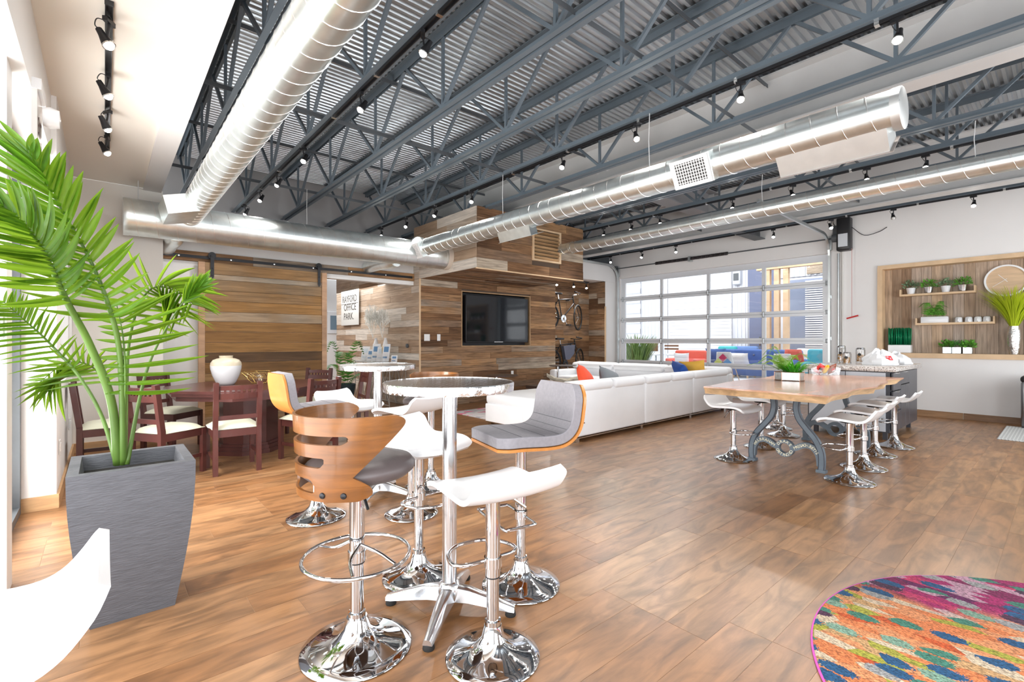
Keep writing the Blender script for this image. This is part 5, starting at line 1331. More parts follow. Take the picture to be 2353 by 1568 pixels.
YEL, REDB, BRN, DKB, ORG = sc_('snack_yellow', (0.85, 0.55, 0.02)), sc_('snack_red', (0.65, 0.03, 0.03)), sc_('snack_brown', (0.25, 0.06, 0.02)), sc_('snack_dark', (0.05, 0.03, 0.05)), sc_('snack_orange', (0.8, 0.25, 0.03))
snack('yellow snack bag in the middle of the clear basket', (bp.x, bp.y, bp.z+0.075), (0.13, 0.13, 0.05), (YEL, ORG, WHITEP), (0.5, 0.1, 0.2))
snack('red and black snack bag at the planter side of the clear basket', (bp.x-0.06, bp.y+0.055, bp.z+0.08), (0.12, 0.13, 0.045), (REDB, DKB, WHITEP), (0.55, 0.5, -0.5))
snack('brown and red snack bag at the island side of the clear basket', (bp.x+0.07, bp.y-0.05, bp.z+0.078), (0.13, 0.13, 0.045), (BRN, REDB, WHITEP), (0.4, -0.3, -0.45))

# ------------------------------------------------------------------ white sectional sofa
sf = thing('sectional_sofa', 'large white leather U-shaped sectional sofa', 'sofa', (4.47, 3.99, 0), radians(1.6))
xs = [0, 1.55, 3.0, 4.35]; WLs = WHITEL
for a, b in zip(xs, xs[1:]):
    MB().rbox(((a+b)/2, 0.10, 0.37), (b-a-0.008, 0.20, 0.60), 0.03).build('backrest', WLs, sf, 40)
    MB().rbox(((a+b)/2, 0.60, 0.24), (b-a-0.008, 0.80, 0.30), 0.03).build('seat_base', WLs, sf, 40)
    if a > 0: MB().rbox(((a+b)/2, 0.62, 0.42), (b-a-0.01, 0.78, 0.12), 0.045).build('seat_cushion', WLs, sf, 40)
for a, b, q in ((0.02, 0.76, 0), (0.77, 1.54, 1), (1.56, 2.28, 2), (2.29, 3.0, 3), (3.01, 4.30, 4)):
    m = MB().rbox(((a+b)/2, 0.14, 0.0), (b-a, 0.34, 0.14), 0.06, 4); m.xf(Matrix.Translation((0, 0, 0.71)) @ Matrix.Rotation(radians(-6), 4, 'X')); m.build('headrest', WLs, sf, 40)
MB().rbox((0.02, 0.95, 0.19), (1.12, 1.75, 0.28), 0.02).xf(Matrix.Translation((0.55, 0, 0))).build('chaise_base', WLs, sf, 40)
MB().rbox((0.57, 1.20, 0.40), (1.10, 1.28, 0.17), 0.06).build('chaise_cushion', WLs, sf, 40)
MB().rbox((0.42, 0.42, 0.46), (0.62, 0.26, 0.40), 0.07).build('arm_cushion', WLs, sf, 40)
MB().bx(0.02, 4.3, 0.012, 0.02, 0.05, 0.062).bx(0.012, 0.02, 0.02, 1.80, 0.05, 0.062).bx(0.0, 0.16, -0.003, 0.0, 0.235, 0.25).build('chrome_trim', CHROME, sf)
for x in (0.06, 1.5, 2.95, 4.25): MB().bx(x-0.03, x+0.03, 0.03, 0.09, 0, 0.07).build('foot', CHROME, sf)
for x in (0.07, 1.05): MB().bx(x-0.03, x+0.03, 1.72, 1.78, 0, 0.06).build('foot', CHROME, sf)
# far run in front of the door
for a, b in ((0.0, 1.3), (1.3, 2.55), (2.55, 3.75)):
    MB().rbox((4.45, (a+b)/2, 0.37), (0.20, b-a-0.008, 0.60), 0.03).build('backrest', WLs, sf, 40)
    if a > 0:
        MB().rbox((3.95, (a+b)/2+0.0, 0.24), (0.80, b-a-0.008, 0.30), 0.03).build('seat_base', WLs, sf, 40)
        MB().rbox((3.94, (a+b)/2, 0.42), (0.78, b-a-0.01, 0.12), 0.045).build('seat_cushion', WLs, sf, 40)
    m = MB().rbox((0, (a+b)/2, 0.0), (0.32, b-a-0.02, 0.14), 0.06, 4); m.xf(Matrix.Translation((4.40, 0, 0.71)) @ Matrix.Rotation(radians(-6), 4, 'Y')); m.build('headrest', WLs, sf, 40)
MB().rbox((3.95, 3.66, 0.36), (0.95, 0.20, 0.52), 0.05).build('armrest', WLs, sf, 40)
for y in (2.0, 3.7):
    for x in (3.6, 4.4): MB().bx(x-0.03, x+0.03, y-0.03, y+0.03, 0, 0.09).build('foot', CHROME, sf)
def on_sofa(px, py, y): return on_y(px, py, y)
q = on_y(1345, 872, 4.75); pillow('cushion', 'bright orange cushion on the white sofa', (q.x, 4.72, 0.66), (0.46, 0.46, 0.17), mat('orange_cushion', (0.80, 0.085, 0.03), 0.7), (radians(64), radians(28), 0.25))
q = on_y(1385, 872, 4.75); pillow('cushion', 'grey cushion beside the orange cushion on the white sofa', (q.x+0.12, 4.70, 0.64), (0.44, 0.44, 0.16), mat('slate_cushion', (0.20, 0.22, 0.24), 0.8), (radians(62), radians(20), -0.1))
q = on_x(1570, 850, 8.35); pillow('cushion', 'royal blue cushion at the corner of the white sofa', (8.30, q.y, 0.665), (0.48, 0.48, 0.17), mat('royal_blue_cushion', (0.012, 0.07, 0.33), 0.7), (radians(20), radians(62), radians(-15)))
q = on_x(1597, 850, 8.5); pillow('cushion', 'mustard yellow cushion behind the royal blue cushion on the white sofa', (8.52, q.y+0.05, 0.70), (0.46, 0.46, 0.16), mat('mustard_cushion', (0.75, 0.42, 0.06), 0.7), (radians(-12), radians(66), radians(10)))
rg = MB().bx(4.72, 8.0, 5.0, 7.22, 0, 0.010).build('area_rug', mat('pale_pink_rug', (0.62, 0.58, 0.58), 0.95), None); tag(rg, 'pale grey rug flecked with pink lying under the white sofa', 'rug')
def fleck():
    nt = rg.data.materials[0].node_tree; b = nt.nodes['Principled BSDF']; tc = nt.nodes.new('ShaderNodeTexCoord'); mp = nt.nodes.new('ShaderNodeMapping'); mp.inputs['Scale'].default_value = (3, 8, 1)
    nt.links.new(tc.outputs['Object'], mp.inputs['Vector']); v = nt.nodes.new('ShaderNodeTexVoronoi'); v.inputs['Scale'].default_value = 1.6; nt.links.new(mp.outputs[0], v.inputs['Vector'])
    s = nt.nodes.new('ShaderNodeSeparateColor'); nt.links.new(v.outputs['Color'], s.inputs[0])
    r = ramp(nt, [(0, (0.66, 0.62, 0.62)), (0.45, (0.45, 0.45, 0.48)), (0.6, (0.72, 0.68, 0.67)), (0.8, (0.75, 0.18, 0.30)), (1, (0.70, 0.40, 0.45))], 'CONSTANT'); nt.links.new(s.outputs[0], r.inputs[0]); nt.links.new(r.outputs[0], b.inputs['Base Color'])
fleck()
DKW = mat('dark_espresso_wood', (0.045, 0.028, 0.022), 0.3, noise=0.15)
cf = thing('coffee_table', 'dark low coffee table inside the white sectional', 'table', (6.75, 6.25, 0)); MB().rbox((0, 0, 0.42), (1.5, 0.75, 0.06), 0.01).build('tabletop', DKW, cf)
for x in (-0.68, 0.68):
    for y in (-0.31, 0.31): MB().bx(x-0.035, x+0.035, y-0.035, y+0.035, 0, 0.39).build('leg', DKW, cf)
MB().bx(-0.64, 0.64, -0.28, 0.28, 0.12, 0.14).build('shelf', DKW, cf)
q = on_z(1300, 885, 0.452)
dw = thing('driftwood_bowl', 'long pale driftwood bowl on the coffee table', 'bowl', (min(q.x, 7.3), q.y, 0.452), radians(-35))
rows = []
for i in range(13):
    u = -1+2*i/12; w = 0.15*sqrt(max(0.02, 1-u*u))+0.01*sin(i*2.1); zc = 0.10+0.11*u*u
    rows.append([(0.36*u, w*cos(a), zc+0.0*i+(0.10*(1-0.5*u*u))*(-sin(a))*(1 if a < pi else 0.15)*0.9+0.012*sin(i*1.7+k)) for k, a in enumerate([2*pi*j/14 for j in range(14)])])
MB().grid(rows, True).add(rows[0], [tuple(range(14))]).add(rows[-1], [tuple(range(14))]).build('bowl', mat('driftwood', (0.50, 0.45, 0.36), 0.8, noise=0.3, nscale=10, bump=0.8, bscale=25, stretch=(1, 4, 4)), dw, 60)
for k, (dx, lab) in enumerate(((0.0, 'small stack of white coasters beside the driftwood bowl'),)):
    q = on_z(1262, 885, 0.452); o = MB().box((0, 0, 0.006), (0.16, 0.10, 0.012), RZ(0.4)).box((0.10, -0.08, 0.005), (0.12, 0.09, 0.01), RZ(-0.3)).build('coaster', WHITEP, None); o.location = (q.x, q.y, 0.451); tag(o, lab, 'coaster')
def side_table(label, x, y, zt, arm):
    t = thing('side_table', label, 'table', (x, y, 0)); MB().lathe([(0, zt-0.02), (0.27, zt-0.02), (0.30, zt-0.004), (0.30, zt), (0, zt)], 32).build('tabletop', DKW, t, 40)
    MB().tube([(arm, 0, 0.02), (arm, 0, zt-0.02)], 0.022, 12).build('post', CHROME, t); MB().bx(arm-0.05, arm+0.04, -0.03, 0.03, zt*0.38, zt*0.38+0.09).build('clamp', BLACK, t)
    MB().lathe([(0.20, 0), (0.20, 0.012), (0.03, 0.022)], 24, (arm*0.5, 0, 0)).build('base', CHROME, t)
side_table('dark round side table before the timber wall, past the chaise', 5.50, 6.72, 0.66, -0.12); side_table('dark round side table below the lower bicycle', 7.50, 7.09, 0.76, -0.15)
# ------------------------------------------------------------------ television, switches, sign
tv = thing('television', 'big black flat television set in the timber wall recess', 'television', (6.49, YT+0.01, 1.742))
MB().rbox((0, 0.0, 0), (1.72, 0.055, 0.985), 0.008, 2).build('bezel', BLACK, tv)
MB().bx(-0.848, 0.848, -0.0295, -0.0280, -0.472, 0.484).build('screen', mat('screen_glass', (0.006, 0.008, 0.012), 0.06, spec=0.6), tv)
MB().bx(-0.12, 0.12, -0.031, -0.0281, -0.489, -0.476).build('name_strip', BRUSH, tv)
MB().bx(-0.3, 0.3, 0.028, 0.13, -0.25, 0.25).build('wall_bracket', BLACKM, tv)
PLATE = mat('white_switch_plate', (0.80, 0.80, 0.79), 0.4)
def plate(label, kind, M, w, h, rockers=1, outlet=False):
    t = thing(kind, label, 'switch' if not outlet else 'outlet'); t.matrix_world = M
    MB().rbox((0, -0.004, 0), (w, 0.007, h), 0.003, 1).build('plate', PLATE, t)
    for i in range(rockers):
        x = (i-(rockers-1)/2)*w*0.42
        if outlet:
            for z in (-0.02, 0.02): MB().rbox((0, -0.009, z), (0.034, 0.004, 0.028), 0.002, 1).build('socket', PLATE, t); MB().box((-0.006, -0.0112, z), (0.002, 0.001, 0.009)).box((0.006, -0.0112, z), (0.002, 0.001, 0.009)).build('slot', BLACK, t)
        else: MB().rbox((x, -0.0095, 0), (w*0.30 if rockers > 1 else w*0.48, 0.006, h*0.58), 0.002, 1).build('rocker', PLATE, t)
    return t
T4 = lambda x, y, z, rz: Matrix.Translation((x, y, z)) @ Matrix.Rotation(rz, 4, 'Z')
q = on_y(981, 776, YT-0.026); plate('double white wall switch on the timber wall left of the television', 'wall_switch', T4(q.x, YT-0.026, q.z, 0), 0.125, 0.13, 2)
q = on_y(1008, 776, YT-0.026); plate('single white wall switch nearer the television', 'wall_switch', T4(q.x, YT-0.026, q.z, 0), 0.075, 0.13, 1)
plate('white double wall plate on the left wall pier near the corner', 'wall_switch', T4(WL+0.001, 6.75, 0.42, pi/2), 0.115, 0.12, 2); plate('single white wall plate on the left wall pier just above the planter rim', 'wall_switch', T4(WL+0.001, 5.32, 0.42, pi/2), 0.075, 0.12, 1)
q = on_y(265, 937, 7.399); plate('white wall outlet behind the palm stems', 'wall_outlet', T4(q.x, 7.399, q.z, 0), 0.075, 0.12, 1, True)
plate('white wall switch on the white pier at the left edge', 'wall_switch', T4(-0.405, 3.439, 1.36, 0), 0.05, 0.13, 1)
q = on_y(1177, 858, YT-0.026); plate('white outlet on the timber wall above the dark side table', 'wall_outlet', T4(q.x, YT-0.026, q.z, 0), 0.07, 0.11, 1, True)
q = on_y(417, 722, YB-0.001); plate('white switch plate on the strip of wall beside the sliding door', 'wall_switch', T4(q.x, YB-0.001, q.z, 0), 0.12, 0.13, 2)
sg = thing('wall_sign', 'pale metal sign plate reading RAYFORD OFFICE PARK on the whitewashed boards', 'sign')
ya, yb = on_x(786, 700, X0-0.06).y, on_x(826, 700, X0-0.06).y
ym, zm = (ya+yb)/2, 1.28+84*(10.55)/1095; sg.matrix_world = T4(X0-0.075, ym, zm, -pi/2)
sw = abs(ya-yb); sh = 0.86
MB().rbox((0, 0, 0), (sw, 0.02, sh), 0.02, 2).build('plate', mat('sign_plate', (0.66, 0.66, 0.63), 0.45), sg)
for s in (-1, 1): MB().bx(s*sw*0.35-0.02, s*sw*0.35+0.02, 0.01, 0.048, -0.3, 0.3).build('standoff', STEEL, sg)
m = MB()
for txt, z, sc_x, off in (('RAYFORD', 0.20, 0.215, 0.0), ('OFFICE', 0.0, 0.19, 0.05), ('PARK.', -0.22, 0.20, -0.08)):
    vs, fs = text_shape(txt, 0.235, 0.002); wd = max(v.x for v in vs)-min(v.x for v in vs); k = min(1.0, sw*0.80/wd)
    m.add([Vector((v.x*k+off*sw*0.5, -0.0115-v.z, v.y+z)) for v in vs], fs)
m.bx(-sw*0.48, sw*0.48, -0.0115, -0.010, 0.085, 0.096)
m.build('lettering', mat('sign_cut_out', (0.07, 0.06, 0.055), 0.8), sg, None)
q = on_x(937, 795, X0-0.03); o = MB().lathe([(0.04, 0), (0.04, 0.03), (0.02, 0.035), (0, 0.035)], 16, M=RY(-pi/2)).build('wall_fitting', STEELD, None); o.location = (X0-0.03, q.y, q.z); tag(o, 'small round grey fitting on the whitewashed boards near the corner', 'fitting')

# console with brochures under the sign
cs = thing('console_table', 'narrow console table with crossed metal frame under the sign', 'table', (4.33, 9.30, 0))
MB().bx(-0.19, 0.19, -0.85, 0.85, 0.845, 0.86).build('tabletop', mat('console_top', (0.55, 0.58, 0.58), 0.15), cs); m = MB()
for x in (-0.17, 0.17):
    for a in range(4):
        y0, y1 = -0.82+0.41*a, -0.82+0.41*(a+1)
        m.tube([(x, y0, 0.02), (x, y1, 0.84)], 0.008, 6); m.tube([(x, y1, 0.02), (x, y0, 0.84)], 0.008, 6); m.tube([(x, y0, 0), (x, y0, 0.84)], 0.009, 6)
    m.tube([(x, 0.82, 0), (x, 0.82, 0.84)], 0.009, 6)
    for z in (0.03, 0.43, 0.84): m.tube([(x, -0.82, z), (x, 0.82, z)], 0.009, 6)
m.build('frame', mat('pewter_frame', (0.45, 0.43, 0.40), 0.35, 0.8), cs)
GOLD = mat('gold_bottle', (0.62, 0.47, 0.24), 0.35, 0.7); CORAL = mat('white_branch', (0.80, 0.80, 0.76), 0.8)
def branch_vase(label, px, seed):
    p = on_x(px, 800, 4.33); t = thing('bottle_vase', label, 'vase', (4.33, p.y, 0.861))
    MB().lathe([(0, 0), (0.07, 0), (0.075, 0.02), (0.075, 0.27), (0.06, 0.32), (0.028, 0.36), (0.024, 0.47), (0.03, 0.48), (0, 0.48)], 24).build('bottle', GOLD, t, 50)
    MB().lathe([(0.0615, 0.318), (0.030, 0.36), (0.026, 0.47), (0.032, 0.482), (0.02, 0.484)], 24).build('white_neck', WHITEP, t, 50)
    rnd = random.Random(seed); m = MB()
    def grow(p, d, L, r, dep):
        q_ = p+d*L; m.tube([p, p+d*L*0.5+Vector((rnd.uniform(-.01, .01), rnd.uniform(-.01, .01), 0)), q_], [r, r*0.9, r*0.8], 4, cap=False)
        if dep == 0: return
        for k in range(3):
            nd = (d+Vector((rnd.uniform(-1, 1), rnd.uniform(-1, 1), rnd.uniform(-0.35, 0.75)))*0.75).normalized(); grow(p+d*L*rnd.uniform(0.5, 1), nd, L*rnd.uniform(0.6, 0.85), r*0.80, dep-1)
    for k in range(4): grow(Vector((0, 0, 0.47)), Vector((rnd.uniform(-.4, .2), rnd.uniform(-.6, .6), 1)).normalized(), 0.26, 0.009, 5)
    m.xf(Matrix.Diagonal((0.50, 0.95, 0.95, 1))); m.xf(Matrix.Translation((-0.07, 0, 0.03)))
    o = m.build('coral_branch', CORAL, t, None, recalc=False)
branch_vase('gold bottle vase with white coral branches, nearer the sign', 864, 1); branch_vase('gold bottle vase with white coral branches, nearer the corner', 886, 2)
PRINT = [mat('print_blue', (0.14, 0.28, 0.48), 0.4), mat('print_pale', (0.62, 0.70, 0.76), 0.4)]
for i, (px, w, h) in enumerate(((838, 0.20, 0.30), (850, 0.17, 0.24), (862, 0.20, 0.36), (874, 0.20, 0.30), (885, 0.17, 0.36), (905, 0.14, 0.14))):
    p = on_x(px, 820, 4.22); t = thing('brochure_holder', ['leftmost white brochure in a clear stand on the console', 'blue brochure second from the left on the console', 'tall white brochure before the left gold bottle', 'low white brochure between the gold bottles', 'tall blue brochure before the right gold bottle', 'small business cards at the right end of the console'][i], 'brochure', (4.22, p.y, 0.861), radians(-90)+radians(35), 'brochures on the console')
    MB().bx(-w/2, w/2, -0.035, 0.035, 0, 0.004).bx(-w/2, w/2, -0.037, -0.034, 0.004, h*0.5).build('stand', GLASS, t, None)
    T = Matrix.Translation((0, 0.0, 0.006)) @ Matrix.Rotation(radians(-12), 4, 'X')
    MB().bx(-w*0.46, w*0.46, -0.004, 0.004, 0, h).xf(T).build('sheet', WHITEP, t, None)
    for bxs in ((-w*0.30, w*0.30, -0.006, -0.0041, h*0.55, h*0.85), (-w*0.35, w*0.2, -0.006, -0.0041, h*0.2, h*0.3)): MB().bx(*bxs).xf(T).build('print', PRINT[0 if i in (1, 2, 4, 5) else 1], t, None)
# corridor plant, round stand, picture
cpl = thing('potted_plant', 'dark pot with drooping green plant inside the corridor doorway', 'potted plant', (3.68, 9.45, 0))
MB().lathe([(0.14, 0), (0.20, 0.42), (0.19, 0.42), (0.17, 0.36), (0, 0.36)], 24).build('pot', mat('dark_teal_pot', (0.03, 0.05, 0.06), 0.4), cpl, 50)
DKG = mat('dark_leaf', (0.045, 0.16, 0.03), 0.4, rnd=0.3); leafy(DKG, 0.2, (0.15, 0.45, 0.05))
for k in range(9): 
    fr = fern_frond(cpl, (0.05*cos(k), 0.05*sin(k), 0.36), k*0.72, 0.38+0.1*(k % 3), 0.25+0.22*(k % 4), seed=k, wl=0.11); fr.data.materials[0] = DKG; fr.name = 'leaf_spray'
o = MB().rbox((0, 0, 0), (0.42, 0.03, 0.62), 0.008, 1).build('frame', WHITEP, None); q = on_y(770, 742, 13.46); o.location = (q.x, 13.484, q.z); o.name = 'framed_picture'; tag(o, 'small framed picture on the white end wall of the corridor', 'picture')
oc = MB().bx(-0.13, 0.13, -0.017, -0.0151, -0.2, 0.2).build('print', mat('grey_blue_print', (0.18, 0.26, 0.33), 0.5), o)
o = MB().lathe([(0.05, 0), (0.16, 0.0), (0.17, 0.03), (0.17, 0.05), (0, 0.06)], 28).tube([(0, 0, -0.62), (0, 0, 0)], 0.02, 8).lathe([(0.16, -0.63), (0.15, -0.61), (0, -0.60)], 24).build('steel_stand', CHROME, None, 50); o.location = (3.45, 10.4, 0.631); tag(o, 'small round chrome stand behind the corridor plant', 'stand')
o = MB().tube([(1.9, 12.9, 2.75), (4.4, 12.9, 2.75)], 0.2, 20).build('spiral_duct', GALV, None, 40); tag(o, 'galvanised duct glimpsed high in the corridor doorway', 'duct')

# ------------------------------------------------------------------ bicycles on the niche wall
def bicycle(label, x, z, s=1.0, bag=False, mirror=False):
    t = thing('bicycle', label, 'bicycle', (x, 8.42, z), 0, 'bicycles hung in the timber niche'); BK = mat('black_frame', (0.02, 0.018, 0.018), 0.3, 0.3)
    wh = MB().tube([(0.325*cos(a), 0, 0.325*sin(a)) for a in [2*pi*k/40 for k in range(40)]], 0.019, 8, closed=True)
    wr = MB().tube([(0.300*cos(a), 0, 0.300*sin(a)) for a in [2*pi*k/40 for k in range(40)]], 0.010, 6, closed=True)
    spk = MB()
    for k in range(18): a = 2*pi*k/18; spk.tube([(0.02*cos(a+0.5), 0.02*(-1)**k, 0.02*sin(a+0.5)), (0.298*cos(a), 0, 0.298*sin(a))], 0.0014, 3, cap=False)
    hb = MB().lathe([(0.02, -0.04), (0.02, 0.04)], 10, M=RX(pi/2))
    for wx, rz in ((0.0, 0.0), (1.06, 0.42)):
        w = wh.build('wheel', RUBBER, t, 40); w.location = (wx, 0, 0); w.rotation_euler = (0, 0, rz)
        for nm, mm, mt_ in (('rim', wr, BLACKM), ('spokes', spk, BRUSH), ('hub', hb, BRUSH)):
            o = mm.build(nm, mt_, w, 40); 
    BBp, ST, HT, HL = Vector((0.45, 0, -0.05)), Vector((0.33, 0, 0.45)), Vector((0.86, 0, 0.50)), Vector((0.90, 0, 0.36))
    m = MB()
    for a, b, r in ((BBp, ST, 0.016), (ST+Vector((0.01, 0, -0.02)), HT+Vector((0, 0, -0.02)), 0.015), (BBp, HL, 0.018), (HT+Vector((-0.01, 0, 0.05)), HL, 0.019)): m.tube([a, b], r, 10)
    for y in (-0.045, 0.045): m.tube([BBp+Vector((0, y*0.5, 0)), (0, y, 0)], 0.009, 8); m.tube([ST, (0, y, 0)], 0.008, 8)
    m.build('frame', BK, t, 40)
    m = MB()
    for y in (-0.05, 0.05): m.tube(spline([HL+Vector((0.005, y*0.6, 0)), HL+Vector((0.06, y, -0.12)), (1.06, y, 0)], 5), 0.010, 8)
    m.build('fork', BK, t, 40)
    MB().tube([ST, (0.305, 0, 0.56)], 0.012, 8).build('seat_post', CHROME, t, 40)
    MB().rbox((0.27, 0, 0.585), (0.27, 0.15, 0.05), 0.022, 2).build('saddle', BLACK, t, 40)
    MB().tube(spline([(0.72, -0.27, 0.62), (0.86, -0.26, 0.60), (0.92, -0.12, 0.585), (0.85, 0, 0.575), (0.92, 0.12, 0.585), (0.86, 0.26, 0.60), (0.72, 0.27, 0.62)], 5), 0.011, 8).tube([(0.85, 0, 0.53), (0.85, 0, 0.58)], 0.013, 8).build('handlebar', CHROME if not bag else BLACKM, t, 40)
    MB().tube([(0.72, -0.27, 0.62), (0.62, -0.275, 0.63)], 0.016, 8).tube([(0.72, 0.27, 0.62), (0.62, 0.275, 0.63)], 0.016, 8).build('grip', BLACK, t)
    MB().lathe([(0.03, -0.006), (0.095, -0.004), (0.095, 0.004), (0.03, 0.006)], 28, (0.45, -0.06, -0.05), RX(pi/2)).build('chainring', CHROME if not bag else BLACKM, t, 40)
    MB().bar((0.45, -0.075, -0.05), (0.54, -0.08, -0.20), 0.02, 0.012).bar((0.45, 0.06, -0.05), (0.36, 0.07, 0.10), 0.02, 0.012).build('crank', CHROME, t)
    MB().box((0.55, -0.14, -0.21), (0.10, 0.09, 0.03)).box((0.36, 0.12, 0.10), (0.10, 0.09, 0.03)).build('pedal', BLACK, t)
    if bag: MB().prism([(0.40, 0.40), (0.83, 0.43), (0.80, 0.20), (0.62, 0.05), (0.48, 0.05)], -0.045, 0.045, Matrix(((1, 0, 0, 0), (0, 0, 1, 0), (0, 1, 0, 0), (0, 0, 0, 1)))).build('frame_bag', mat('slate_canvas', (0.12, 0.13, 0.18), 0.7), t, 20)
    for y in (0.06,): MB().bar((0.33, 0.05, 0.36), (0.33, 0.20, 0.36), 0.03).bar((0.80, 0.05, 0.44), (0.80, 0.20, 0.44), 0.03).build('wall_hook', STEELD, t)
    return t
q = on_y(1328, 730, 8.42); bicycle('black bicycle hung high on the timber niche wall', q.x-1.06, q.z)
q = on_y(1332, 830, 8.42); bicycle('black bicycle with slate frame bag hung low in the timber niche', q.x-1.06, q.z, bag=True)

# ------------------------------------------------------------------ kitchen island
CABI = mat('espresso_cabinet', (0.060, 0.062, 0.075), 0.28, noise=0.05, nscale=6)
GRAN = mat('speckled_granite', (0.62, 0.60, 0.57), 0.12)
def granite():
    nt = GRAN.node_tree; b = nt.nodes['Principled BSDF']; tc = nt.nodes.new('ShaderNodeTexCoord'); v = nt.nodes.new('ShaderNodeTexNoise'); v.inputs['Scale'].default_value = 70; v.inputs['Detail'].default_value = 6
    nt.links.new(tc.outputs['Object'], v.inputs['Vector']); r = ramp(nt, [(0.36, (0.10, 0.08, 0.07)), (0.46, (0.50, 0.46, 0.42)), (0.54, (0.74, 0.72, 0.70)), (0.68, (0.45, 0.40, 0.35))]); nt.links.new(v.outputs['Fac'], r.inputs[0]); nt.links.new(r.outputs[0], b.inputs['Base Color'])
granite()
IX0, IX1, IY0, IY1 = 7.62, 9.15, 1.47, 2.42
isl = thing('island_cabinet', 'dark island cabinet with drawers at the end of the slab table', 'cabinet', (IX0, IY0, 0))
w, d = IX1-IX0, IY1-IY0
MB().bx(0, w, 0.02, d, 0.10, 0.885).build('carcass', CABI, isl)
for a, b, z0, z1, nm in ((0.03, 0.46, 0.64, 0.87, 'drawer'), (0.03, 0.46, 0.375, 0.63, 'drawer'), (0.03, 0.46, 0.115, 0.365, 'drawer'), (0.47, 0.98, 0.70, 0.87, 'drawer'), (0.47, 0.72, 0.115, 0.69, 'cabinet_door'), (0.73, 0.98, 0.115, 0.69, 'cabinet_door'), (0.99, 1.50, 0.115, 0.87, 'cabinet_door')):
    o = MB().rbox(((a+b)/2, 0.0, (z0+z1)/2), (b-a, 0.022, z1-z0), 0.003, 1).build(nm, CABI, isl)
    if nm == 'drawer': MB().bx((a+b)/2-0.05, (a+b)/2+0.05, -0.03, -0.011, z1-0.012, z1-0.004).build('pull', BRUSH, o)
for k in range(2): MB().bx(-0.018, -0.002, 0.06+k*0.44, 0.49+k*0.44, 0.115, 0.87).build('side_panel', mat('pale_island_panel', (0.62, 0.66, 0.72), 0.3), isl)
for x in (0.08, 0.62, 1.45):
    for y in (0.08, d-0.08): MB().bx(x-0.025, x+0.025, y-0.025, y+0.025, 0, 0.10).build('foot', CABI, isl)
o = MB().rbox(((IX0+IX1)/2, (IY0+IY1)/2, 0.916), (w+0.10, d+0.10, 0.060), 0.006, 2).build('countertop', GRAN, None); tag(o, 'speckled pale granite countertop on the dark island', 'countertop')
ZC = 0.947
def jar(label, px, py, r, h):
    p = on_z(px, py, ZC); t = thing('glass_jar', label, 'jar', (min(p.x, IX1-0.1), min(p.y, IY1), ZC), 0, 'glass jars on the island')
    MB().lathe([(0, 0.003), (r, 0.003), (r, h*0.86), (r*0.86, h*0.9), (r*0.86-0.003, h*0.9), (r-0.004, h*0.84), (r-0.004, 0.008), (0, 0.008)], 28).build('jar_body', GLASS, t, 40)
    rnd = random.Random(int(px)); m = MB()
    for i in range(60): a = rnd.uniform(0, 6.28); q_ = (r-0.018)*sqrt(rnd.random()); m.box((q_*cos(a), q_*sin(a), 0.014+rnd.random()*h*0.45), (0.02, 0.014, 0.012), RZ(a) @ RX(a))
    c = m.build('biscuits', mat('biscuit', (0.62, 0.36, 0.14), 0.7, noise=0.2), t, None); c['kind'] = 'stuff'
    MB().lathe([(0, h*0.9), (r*0.95, h*0.9), (r*0.97, h*0.93), (r*0.8, h), (0, h)], 28).build('lid', CHROME if r > 0.05 else GLASS, t, 40)
    MB().tube([(-r-0.006, -0.01, h*0.62), (-r-0.012, 0, h*0.9), (0, 0, h*0.98)], 0.003, 5).build('clip_wire', CHROME, t); MB().lathe([(0.022, -0.003), (0.022, 0.003)], 12, (-r-0.004, -0.004, h*0.55), RY(pi/2)).build('label_tag', DARKG, t)
jar('tall glass clip jar of snacks at the back left of the island', 1933, 832, 0.062, 0.26); jar('short glass clip jar of biscuits before the tall jar', 1946, 836, 0.055, 0.17); jar('glass clip jar standing alone near the plastic bags', 1977, 834, 0.062, 0.23)
BAGM = mat('white_plastic_bag', (0.84, 0.85, 0.87), 0.4, trans=0.0)
